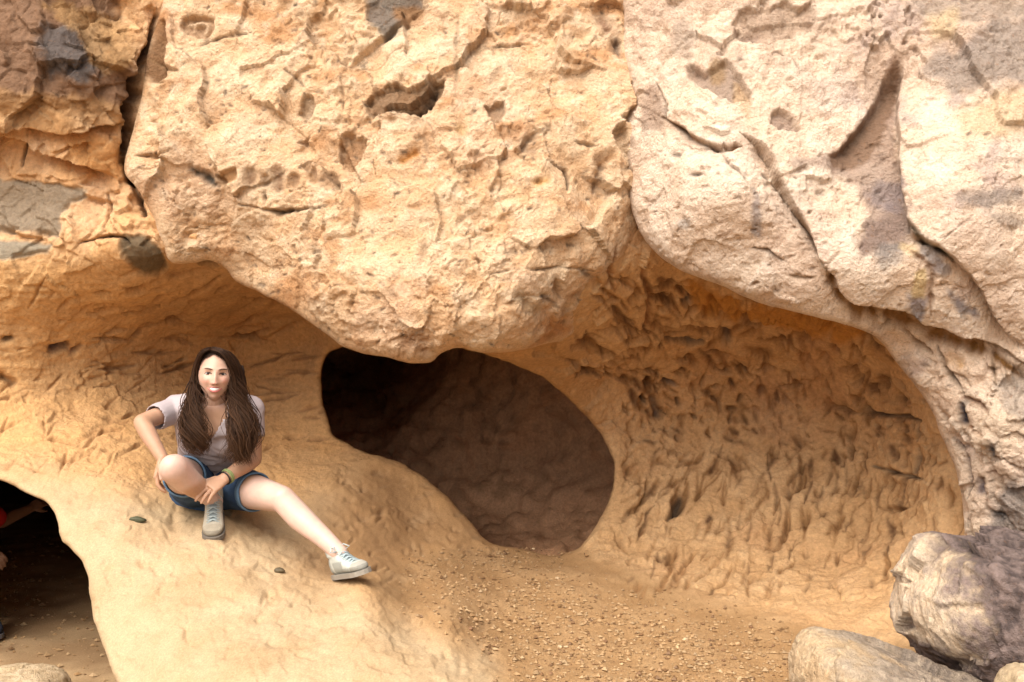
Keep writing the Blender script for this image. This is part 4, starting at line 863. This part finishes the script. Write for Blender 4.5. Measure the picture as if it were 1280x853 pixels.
hup = unit([.05, .02, 1.]); hfw = unit([.27, -.96, .03]); hfw = unit(hfw-hup*np.dot(hfw, hup)); hrt = np.cross(hfw, hup)*-1; hrt = hrt if hrt[0] > 0 else -hrt
HP = head_mesh(HD, hrt, hup, hfw); C.rings([HP[i] for i in range(HP.shape[0])])
v, f = C.fuse(.0027, 1)
ed = np.unique(np.sort(np.concatenate([np.array([q_ for q_ in f if len(q_) == 4])[:, [a_, (a_+1) % 4]] for a_ in range(4)]), 1), axis=0); deg = np.bincount(ed.ravel(), minlength=len(v))[:, None]+1e-9
sw = (sstep(.15, .2, np.linalg.norm(v-np.array(HD), axis=1))*sstep(.03, .09, np.minimum(np.minimum(seg_d(v, [WR, KR_, mid(WR, KR_, 2.)]), seg_d(v, [WL, KL_, mid(WL, KL_, 2.)])), 9)))[:, None]
for _ in range(45):
    av = np.zeros_like(v)
    for k_ in range(3): av[:, k_] = np.bincount(ed[:, 0], v[ed[:, 1], k_], len(v))+np.bincount(ed[:, 1], v[ed[:, 0], k_], len(v))
    v = v+(av/deg-v)*.6*sw
da = np.minimum(seg_d(v, [SR, ER, WR, KR_]), seg_d(v, [SL, EL, WL, KL_, mid(WL, KL_, 1.8)])); dl = np.minimum(seg_d(v, [HR, NR, AR]), seg_d(v, [HL, NL, AL])); dh = np.linalg.norm(v-np.array(HD), axis=1)
skin_leg, skin_arm, skin_face = np.array([.56, .385, .31]), np.array([.42, .24, .15]), np.array([.52, .32, .235])
ta = sstep(-.02, .02, dl-da)[:, None]; col = skin_leg*(1-ta)+skin_arm*ta; th = sstep(.17, .12, dh)[:, None] if False else (1-sstep(.12, .17, dh))[:, None]; col = col*(1-th)+skin_face*th
D = v-np.array(HD); lx, ly, lz = D@hrt, D@hup, D@hfw; fz = (lz > .05)
bl = (np.exp(-((np.abs(lx)-.042)/.016)**2-((ly+.018)/.015)**2)*fz*.45+np.exp(-(lx/.012)**2-((ly+.026)/.012)**2)*fz*.3)[:, None]; col = col*(1-bl)+np.array([.58, .24, .19])*bl
kn = (np.exp(-(np.minimum(np.linalg.norm(v-np.array(NR), axis=1), np.linalg.norm(v-np.array(NL), axis=1))/.07)**2)*.3)[:, None]; col = col*(1-kn)+np.array([.64, .38, .31])*kn
sp_ = fbm(v, 14., 4, 15)[:, None]; col = col*(1+.10*sp_+.05*fbm(v, 60., 2, 16)[:, None])*np.array([1, 1, 1]); rd = sstep(.05, .4, fbm(v, 8., 3, 17))[:, None]*.16; col = col*(1-rd)+np.array([.58, .31, .24])*rd
put("body", v, f, base, woman, M_SKIN, col)
# face
W = lambda x, y, z: np.array(HD)+hrt*x+hup*y+hfw*z
sz = lambda x, y: surf_z(HP, HD, hrt, hup, hfw, x, y)
for sg in (-1, 1):
    z0 = sz(sg*.030, .010)-.0040; E = Clay(); E.ball(W(sg*.030, .010, z0), (.0135, .0095, .0072), (hrt, hfw, hup), 14); ev = np.concatenate(E.v); lc = ev-W(sg*.030, .010, z0); rr = np.hypot(lc@hrt, (lc@hup))
    put("eye", ev, E.f, base, woman, M_PLAIN, np.where((rr < .0062)[:, None], (.02, .014, .012), (.42, .37, .35)))
    a = [W(sg*(.030+dx), .010+.0062*(1-(dx/.0155)**2)-.0005, sz(sg*(.030+dx), .012)+.0015) for dx in np.linspace(-.0155, .0165, 7)]
    vv, ff = tube(a, [.001, .0024, .003, .003, .003, .0026, .001], 6); put("eyelid", vv, ff, base, woman, M_PLAIN, (.045, .022, .016))
    a = [W(sg*(.030+dx), .0285+.004*(1-((dx-.004)/.02)**2), sz(sg*(.030+dx), .030)+.0006) for dx in np.linspace(-.018, .020, 8)]
    vv, ff = tube(a, [.001, .0026, .0032, .0032, .003, .0025, .0018, .0008], 6); put("eyebrow", vv, ff, base, woman, M_PLAIN, (.085, .045, .028))
ms = np.linspace(-.034, .034, 11); curve = lambda x: .013*(x/.034)**2
zl = [sz(x, -.056)+.0010 for x in ms]
vv = np.concatenate([np.array([W(x*.93, -.0515+curve(x)*.9, z+.0006) for x, z in zip(ms, zl)]), np.array([W(x*.90, -.0515-.0125*(1-(x/.036)**2)+curve(x)*.9, z+.0004) for x, z in zip(ms, zl)])])
put("teeth", vv, [(i, i+1, 12+i, 11+i) for i in range(10)], base, woman, M_PLAIN, (.78, .74, .68), thick=.002)
u_, f1_ = tube([W(x, -.0495+curve(x)+.0012*math.exp(-((abs(x)-.006)/.005)**2), z) for x, z in zip(ms, zl)], [.001, .0024, .003, .0033, .0035, .0032, .0035, .0033, .003, .0024, .001], 8)
l_, f2_ = tube([W(x*.97, -.0665+curve(x)*1.42, z+.0004) for x, z in zip(ms, zl)], [.001, .0026, .0034, .004, .0043, .0045, .0043, .004, .0034, .0026, .001], 8)
vv, ff = joinm([(u_, f1_), (l_, f2_)]); put("lips", vv, ff, base, woman, M_SKIN, (.42, .13, .115))
E = Clay()
for sg in (-1, 1): E.ball(W(sg*.0068, -.0335, sz(sg*.0068, -.0345)-.001), (.0036, .003, .0022), (hrt, hfw, hup), 6)
put("nostril_shade", np.concatenate(E.v), E.f, base, woman, M_PLAIN, (.16, .06, .045))  # dark dots painting the shade under the nose
# tee shirt
C = Clay(); torso(C, .014)
C.limb([SR, mid(SR, ER, .52)], [.059, .058]); C.limb([SL, mid(SL, EL, .50)], [.058, .056])
C.loft([(np.array(PEL)-sp*.015, xr*.168, fwd*.128), (np.array(PEL)+sp*.06, xr*.158, fwd*.122), (np.array(WST)+sp*.01, xr*.156, fwd*.120)], 32, 2.3)
v, f = C.fuse(.006, 5)
dr = unit(np.array(ER)-np.array(SR)); dl_ = unit(np.array(EL)-np.array(SL))
q = np.stack([v@xr, v@sp, v@fwd], 1)
fold = fbm(q*np.array([1., 2.4, 1.])+np.stack([q[:, 1]*1.2, 0*q[:, 0], 0*q[:, 0]], 1), 9., 3, 5, ridged=True); low_ = 1-sstep(.0, .22, (v-np.array(PEL))@sp); nrm = unit([0, -1, .3])
v = v+(fold*(.010+.016*low_))[:, None]*np.where((v[:, 1] < CHE.y)[:, None], fwd, -fwd)*.9
hN = (v-np.array(SHO)); nx_ = hN@xr; ny_ = hN@sp; nz_ = hN@fwd
cutm = (((v-np.array(SR))@dr > .135) & (seg_d(v, [SR, ER]) < .1)) | (((v-np.array(SL))@dl_ > .125) & (seg_d(v, [SL, EL]) < .1) & ((v-np.array(SL))@xr > -.06)) | ((v-np.array(PEL))@sp < .005+.02*np.sin(v@xr*30))
vneck = (ny_ > .02-.0*nx_) & (np.abs(nx_) < .075) | ((np.abs(nx_)*1.75-.085 < ny_) & (nz_ > .0) & (np.abs(nx_) < .075))
kf = [q_ for q_ in f if not (cutm[list(q_)].any() or vneck[list(q_)].any())]
used = np.unique(np.concatenate([np.array(q_) for q_ in kf])); mp = {int(a): i for i, a in enumerate(used)}
put("shirt", v[used], [tuple(mp[i] for i in q_) for q_ in kf], base, woman, M_SHIRT, (.385, .325, .33), thick=.004)
# denim shorts with rolled cuffs
C = Clay(); g = .014
C.loft([(np.array(PEL)-sp*.105, xr*.13, fwd*.105), (np.array(PEL)-sp*.06, xr*.172, fwd*.13), (np.array(PEL), xr*.180, fwd*.132), (np.array(PEL)+sp*.05, xr*.160, fwd*.12)], 30, 2.4)
C.limb([HR, mid(HR, NR, .5)], [.104, .088]); C.limb([HL, mid(HL, NL, .48)], [.104, .085])
v, f = C.fuse(.006, 4); dR = unit(np.array(NR)-np.array(HR)); dL = unit(np.array(NL)-np.array(HL)); LR = np.linalg.norm(np.array(NR)-np.array(HR)); LL = np.linalg.norm(np.array(NL)-np.array(HL))
cutm = (((v-np.array(HR))@dR > LR*.5) & (seg_d(v, [HR, NR]) < .14)) | (((v-np.array(HL))@dL > LL*.46) & (seg_d(v, [HL, NL]) < .14))
q = np.stack([v@xr, v@sp, v@fwd], 1); nn = fbm(q, 14., 3, 9, ridged=True); cen = np.array(PEL); v = v+((v-cen)/(np.linalg.norm(v-cen, axis=1)[:, None]))*(nn*.006)[:, None]
kf = [q_ for q_ in f if not cutm[list(q_)].any()]; used = np.unique(np.concatenate([np.array(q_) for q_ in kf])); mp = {int(a): i for i, a in enumerate(used)}
wear = sstep(-.3, .5, fbm(q, 7., 4, 10))[:, None]; cj = np.array([.032, .06, .12])*(1-wear)+np.array([.07, .12, .205])*wear
sh = put("shorts", v[used], [tuple(mp[i] for i in q_) for q_ in kf], base, woman, M_DENIM, cj[used], thick=.004)
for (A_, B_, t, r_) in ((HR, NR, .49, .0865), (HL, NL, .45, .0845)):
    c0 = mid(A_, B_, t); d = unit(np.array(B_)-np.array(A_)); u = unit(np.cross(d, [0, 0, 1.])); w = np.cross(d, u); m = 40; vv = []; ff = []
    prof = [(-.017, .001), (-.014, .0045), (.012, .0055), (.016, .003), (.014, -.003), (-.012, -.004)]
    for i in range(m):
        a = 2*math.pi*i/m; wob = .004*math.sin(3*a+1)+.002*math.sin(7*a)
        for (h_, o_) in prof: vv.append(c0+d*(h_+wob)+(u*math.cos(a)+w*math.sin(a))*(r_+o_))
    k = len(prof)
    for i in range(m):
        for j in range(k): ff.append((i*k+j, ((i+1) % m)*k+j, ((i+1) % m)*k+(j+1) % k, i*k+(j+1) % k))
    put("cuff", np.array(vv), ff, base, sh, M_DENIM, (.10, .165, .245))
# bracelet
d = unit(np.array(WL)-np.array(EL)); c0 = np.array(WL)-d*.018; u = unit(np.cross(d, [0, 0, 1.])); w = np.cross(d, u)
vv, ff = joinm([tube([c0+d*o_+(u*math.cos(a)+w*math.sin(a))*.0305 for a in np.linspace(0, 2*math.pi, 25)], .0042, 6) for o_ in (-.005, .004)]); put("bracelet", vv, ff, base, woman, M_PLAIN, (.22, .25, .10))
vv, ff = tube([c0+d*.017+(u*math.cos(a)+w*math.sin(a))*.0295 for a in np.linspace(0, 2*math.pi, 25)], .0034, 6); put("hair_tie", vv, ff, base, woman, M_PLAIN, (.015, .015, .015))
boot(woman, base, V(270, 645, 4.47), V(266.5, 676, 4.235), (0, -.25, 1), (.34, .30, .235), (.30, .255, .19), (.34, .385, .38), (.15, .125, .10))
boot(woman, base, V(424, 722, 4.17), V(455, 717, 4.0), (-.12, -.15, 1), (.46, .47, .42), (.34, .32, .27), (.38, .45, .46), (.26, .23, .19), .92, True)
# hair: scalp cap and long wavy locks falling over both shoulders
rs = np.random.RandomState(3); L = []; cl = []
n = 40; a = np.linspace(.01, 2.3, n); t = np.linspace(0, 2*math.pi, 2*n, endpoint=False); A, T = np.meshgrid(a, t, indexing='ij')
x, y, z = np.sin(A)*np.sin(T), np.cos(A), np.sin(A)*np.cos(T)
hp = np.stack([x*.083, y*.124+.002, z*.102-.008], -1); face = (hp[..., 2] > .03) & (hp[..., 1] < .094-.55*np.abs(hp[..., 0]+.012)) 
cv = np.array(HD)+hp@np.stack([hrt, hup, hfw]); idx = np.arange(cv.shape[0]*cv.shape[1]).reshape(cv.shape[:2]); i2 = np.roll(idx, -1, 1); qq = np.stack([idx[:-1], idx[1:], i2[1:], i2[:-1]], -1).reshape(-1, 4); fm = face.ravel(); qq = [tuple(q_) for q_ in qq if not fm[q_].any()]
L.append((cv.reshape(-1, 3), qq)); cl.append(np.tile([.030, .017, .012], (cv.shape[0]*cv.shape[1], 1)))
GUIDES = {1: [  # viewer's right side: front to back
   [(-.012, .114, .062), (.030, .104, .076), (.060, .066, .062), (.078, .010, .035), (.090, -.070, .030), (.112, -.150, .060), (.118, -.230, .098), (.116, -.300, .112), (.122, -.350, .110)],
   [(-.012, .124, .020), (.045, .112, .030), (.088, .050, .010), (.100, -.030, -.005), (.114, -.110, .010), (.146, -.180, .040), (.154, -.250, .078), (.142, -.320, .100), (.142, -.375, .100)],
   [(-.012, .114, -.045), (.055, .097, -.055), (.098, .030, -.050), (.112, -.060, -.040), (.140, -.140, -.020), (.178, -.200, .000), (.186, -.260, .030), (.174, -.320, .060), (.166, -.370, .075)]],
 -1: [
   [(-.014, .114, .062), (-.045, .098, .069), (-.068, .052, .052), (-.076, -.010, .032), (-.072, -.090, .045), (-.058, -.170, .098), (-.038, -.235, .134), (-.022, -.285, .145), (-.014, -.325, .145)],
   [(-.014, .124, .020), (-.055, .105, .025), (-.086, .040, .005), (-.092, -.040, .005), (-.088, -.120, .038), (-.076, -.180, .086), (-.054, -.245, .124), (-.034, -.300, .138), (-.024, -.340, .140)],
   [(-.014, .114, -.045), (-.060, .090, -.055), (-.092, .025, -.050), (-.098, -.055, -.030), (-.098, -.125, .018), (-.092, -.180, .066), (-.072, -.235, .106), (-.052, -.285, .126), (-.042, -.32, .128)]]}
def cr(P, t):
    n = len(P)-1; i = min(int(t*n), n-1); u = t*n-i; p0, p1, p2, p3 = P[max(i-1, 0)], P[i], P[i+1], P[min(i+2, n)]
    return .5*((2*p1)+(p2-p0)*u+(2*p0-5*p1+4*p2-p3)*u*u+(3*p1-3*p2+p3-p0)*u**3)
hfh = unit([.06, -1., 0]); hfh = unit(hfh-hup*np.dot(hfh, hup)); hrh = np.cross(hup, -hfh)*-1; hrh = hrh if hrh[0] > 0 else -hrh; bas = np.stack([hrh, hup, hfh])
for sg, N_ in ((1, 900), (-1, 640)):
    gd = np.array(GUIDES[sg])
    for k in range(N_):
        w_ = rs.rand()*2; i = min(int(w_), 1); u = w_-i; P = gd[i]*(1-u)+gd[i+1]*u
        lock = math.floor(w_*9+rs.rand()*.25); lr = np.random.RandomState(lock+50*sg+60); fq = lr.uniform(10, 17); ph = lr.uniform(0, 6.28)+rs.normal(0, .22); am = lr.uniform(.009, .019)*(1+.25*rs.rand())
        off = rs.normal(0, 1, 3)*np.array([.0055, .003, .006])*(1 if rs.rand() < .9 else 2.4)+lr.normal(0, 1, 3)*np.array([.007, 0, .008]); ln = rs.uniform(.82, 1.03) if rs.rand() < .8 else rs.uniform(.6, .85)
        pts = []
        for t_ in np.linspace(0, 1, 22):
            p = cr(P, t_*min(ln, 1.0)); g_ = sstep(.25, .8, t_); p = p+off*(.35+1.1*g_)*(1+.35*rs.normal()*0)+np.array([math.sin(t_*fq+ph)*am*(.6+1.3*t_), math.sin(t_*11+ph)*.003, math.cos(t_*fq+ph)*am*(.5+.8*t_)])*g_
            pts.append(np.array(HD)+p@bas)
        r0 = rs.uniform(.0009, .0019); L.append(tube(pts, r0*np.concatenate([np.linspace(.7, 1, 6), np.ones(10), np.linspace(1, .2, 6)]), 4))
        b_ = rs.rand(); c0 = np.array([.014, .007, .0045])*(1-b_)+np.array([.052, .023, .011])*b_; tip = np.array([.13, .06, .026])
        tt = np.repeat(np.linspace(0, 1, 22), 4)[:, None]**2.2*.55*(rs.rand()); cl.append(c0*(1-tt)+tip*tt)
for k in range(150):    # hair behind the neck
    x0 = rs.uniform(-.085, .10); pts = []
    for t_ in np.linspace(0, 1, 12):
        p = np.array([x0*(.9+.6*t_)+.012*math.sin(t_*9+k), .05-.30*t_, -.085-.015*math.sin(t_*3)+.02*t_+rs.normal(0, .002)]); pts.append(np.array(HD)+p@bas)
    L.append(tube(pts, .004, 4)); cl.append(np.tile([.028, .016, .011], (48, 1)))
vv, ff = joinm(L); put("hair", vv, ff, base, woman, M_HAIR, np.concatenate(cl))

# the second visitor, crouching in the den at the left edge
mb = V(-30, 770, 5.45); man = thing("person", "person in red crouching in the dark opening at the left edge of the picture", "person", (mb.x, mb.y, 0.02)); mbase = (mb.x, mb.y, .02)
Vm = lambda x, y, Y: V(x-8, y, Y+.3)
mp_, mn, mh = Vm(-62, 742, 5.55), Vm(-40, 612, 5.35), Vm(-36, 565, 5.30); msl, mel, mwl, mkl = Vm(-10, 640, 5.34), Vm(10, 652, 5.46), Vm(44, 637, 5.66), Vm(60, 627, 5.74); msr, mer, mwr, mkr = Vm(-70, 640, 5.4), Vm(-66, 700, 5.2), Vm(-8, 690, 5.08), Vm(4, 696, 5.04)
mhl, mnl, mal = Vm(-44, 748, 5.5), Vm(-14, 722, 5.08), Vm(-12, 798, 5.12); mhr, mnr, mar = Vm(-84, 748, 5.5), Vm(-80, 720, 5.05), Vm(-82, 800, 5.1)
C = Clay(); X_ = np.array([1., 0, 0]); Fw = np.array([0, -1., .3]); C.loft([(np.array(mp_), X_*.15, Fw*.12), (mid(mp_, mn, .5), X_*.14, Fw*.11), (mid(mp_, mn, .85), X_*.17, Fw*.11), (np.array(mn), X_*.06, Fw*.06)], 24)
C.limb([mn, mh], [.055, .05]); C.limb([msl, mel], [.05, .04]); C.limb([mel, mwl], [.04, .028]); C.limb([msr, mer, mwr], [.05, .042, .028])
C.limb([mhl, mnl], [.09, .062]); C.limb([mnl, mal], [.06, .042]); C.limb([mhr, mnr], [.09, .062]); C.limb([mnr, mar], [.06, .042])
hand(C, mwl, mkl, (0, -1, .3), .4); hand(C, mwr, mkr, (0, -.5, 1), .6)
MH = head_mesh(mh, np.array([1., 0, 0]), np.array([0, 0, 1.]), np.array([0, -1., 0])); C.rings([MH[i] for i in range(MH.shape[0])])
v, f = C.fuse(.007, 3); put("body", v, f, mbase, man, M_SKIN, (.16, .08, .045))
C = Clay(); C.loft([(np.array(mp_), X_*.17, Fw*.14), (mid(mp_, mn, .5), X_*.16, Fw*.13), (mid(mp_, mn, .85), X_*.19, Fw*.13), (mid(mp_, mn, .97), X_*.09, Fw*.08)], 24); C.limb([msl, mid(msl, mel, .6)], [.066, .062]); C.limb([msr, mid(msr, mer, .6)], [.066, .062]); C.limb([mid(mn, msl, .3), msl], [.07, .066]); C.limb([mid(mn, msr, .3), msr], [.07, .066])
v, f = C.fuse(.009, 4); put("shirt", v, f, mbase, man, M_SHIRT, (.34, .015, .012))
C = Clay(); C.loft([(np.array(mp_)-np.array([0, 0, .08]), X_*.17, Fw*.13), (np.array(mp_)+np.array([0, 0, .05]), X_*.17, Fw*.135)], 24); C.limb([mhl, mnl, mid(mnl, mal, .9)], [.105, .078, .062]); C.limb([mhr, mnr, mid(mnr, mar, .9)], [.105, .078, .062])
v, f = C.fuse(.009, 4); put("trousers", v, f, mbase, man, M_DENIM, (.03, .03, .035))
E = Clay(); E.ball(np.array(mh)+np.array([0, .012, .02]), (.085, .105, .11)); v, f = E.fuse(.008, 2); put("hair", v, f, mbase, man, M_HAIR, (.03, .02, .015))
boot(man, mbase, np.array([mal.x, mal.y+.04, .03]), np.array([mal.x+.14, mal.y-.16, .03]), (0, 0, 1), (.03, .035, .05), (.02, .02, .03), (.05, .05, .06), (.12, .11, .11), 1.05)
boot(man, mbase, np.array([mar.x, mar.y+.04, .03]), np.array([mar.x+.05, mar.y-.2, .03]), (0, 0, 1), (.03, .035, .05), (.02, .02, .03), (.05, .05, .06), (.12, .11, .11), 1.05)
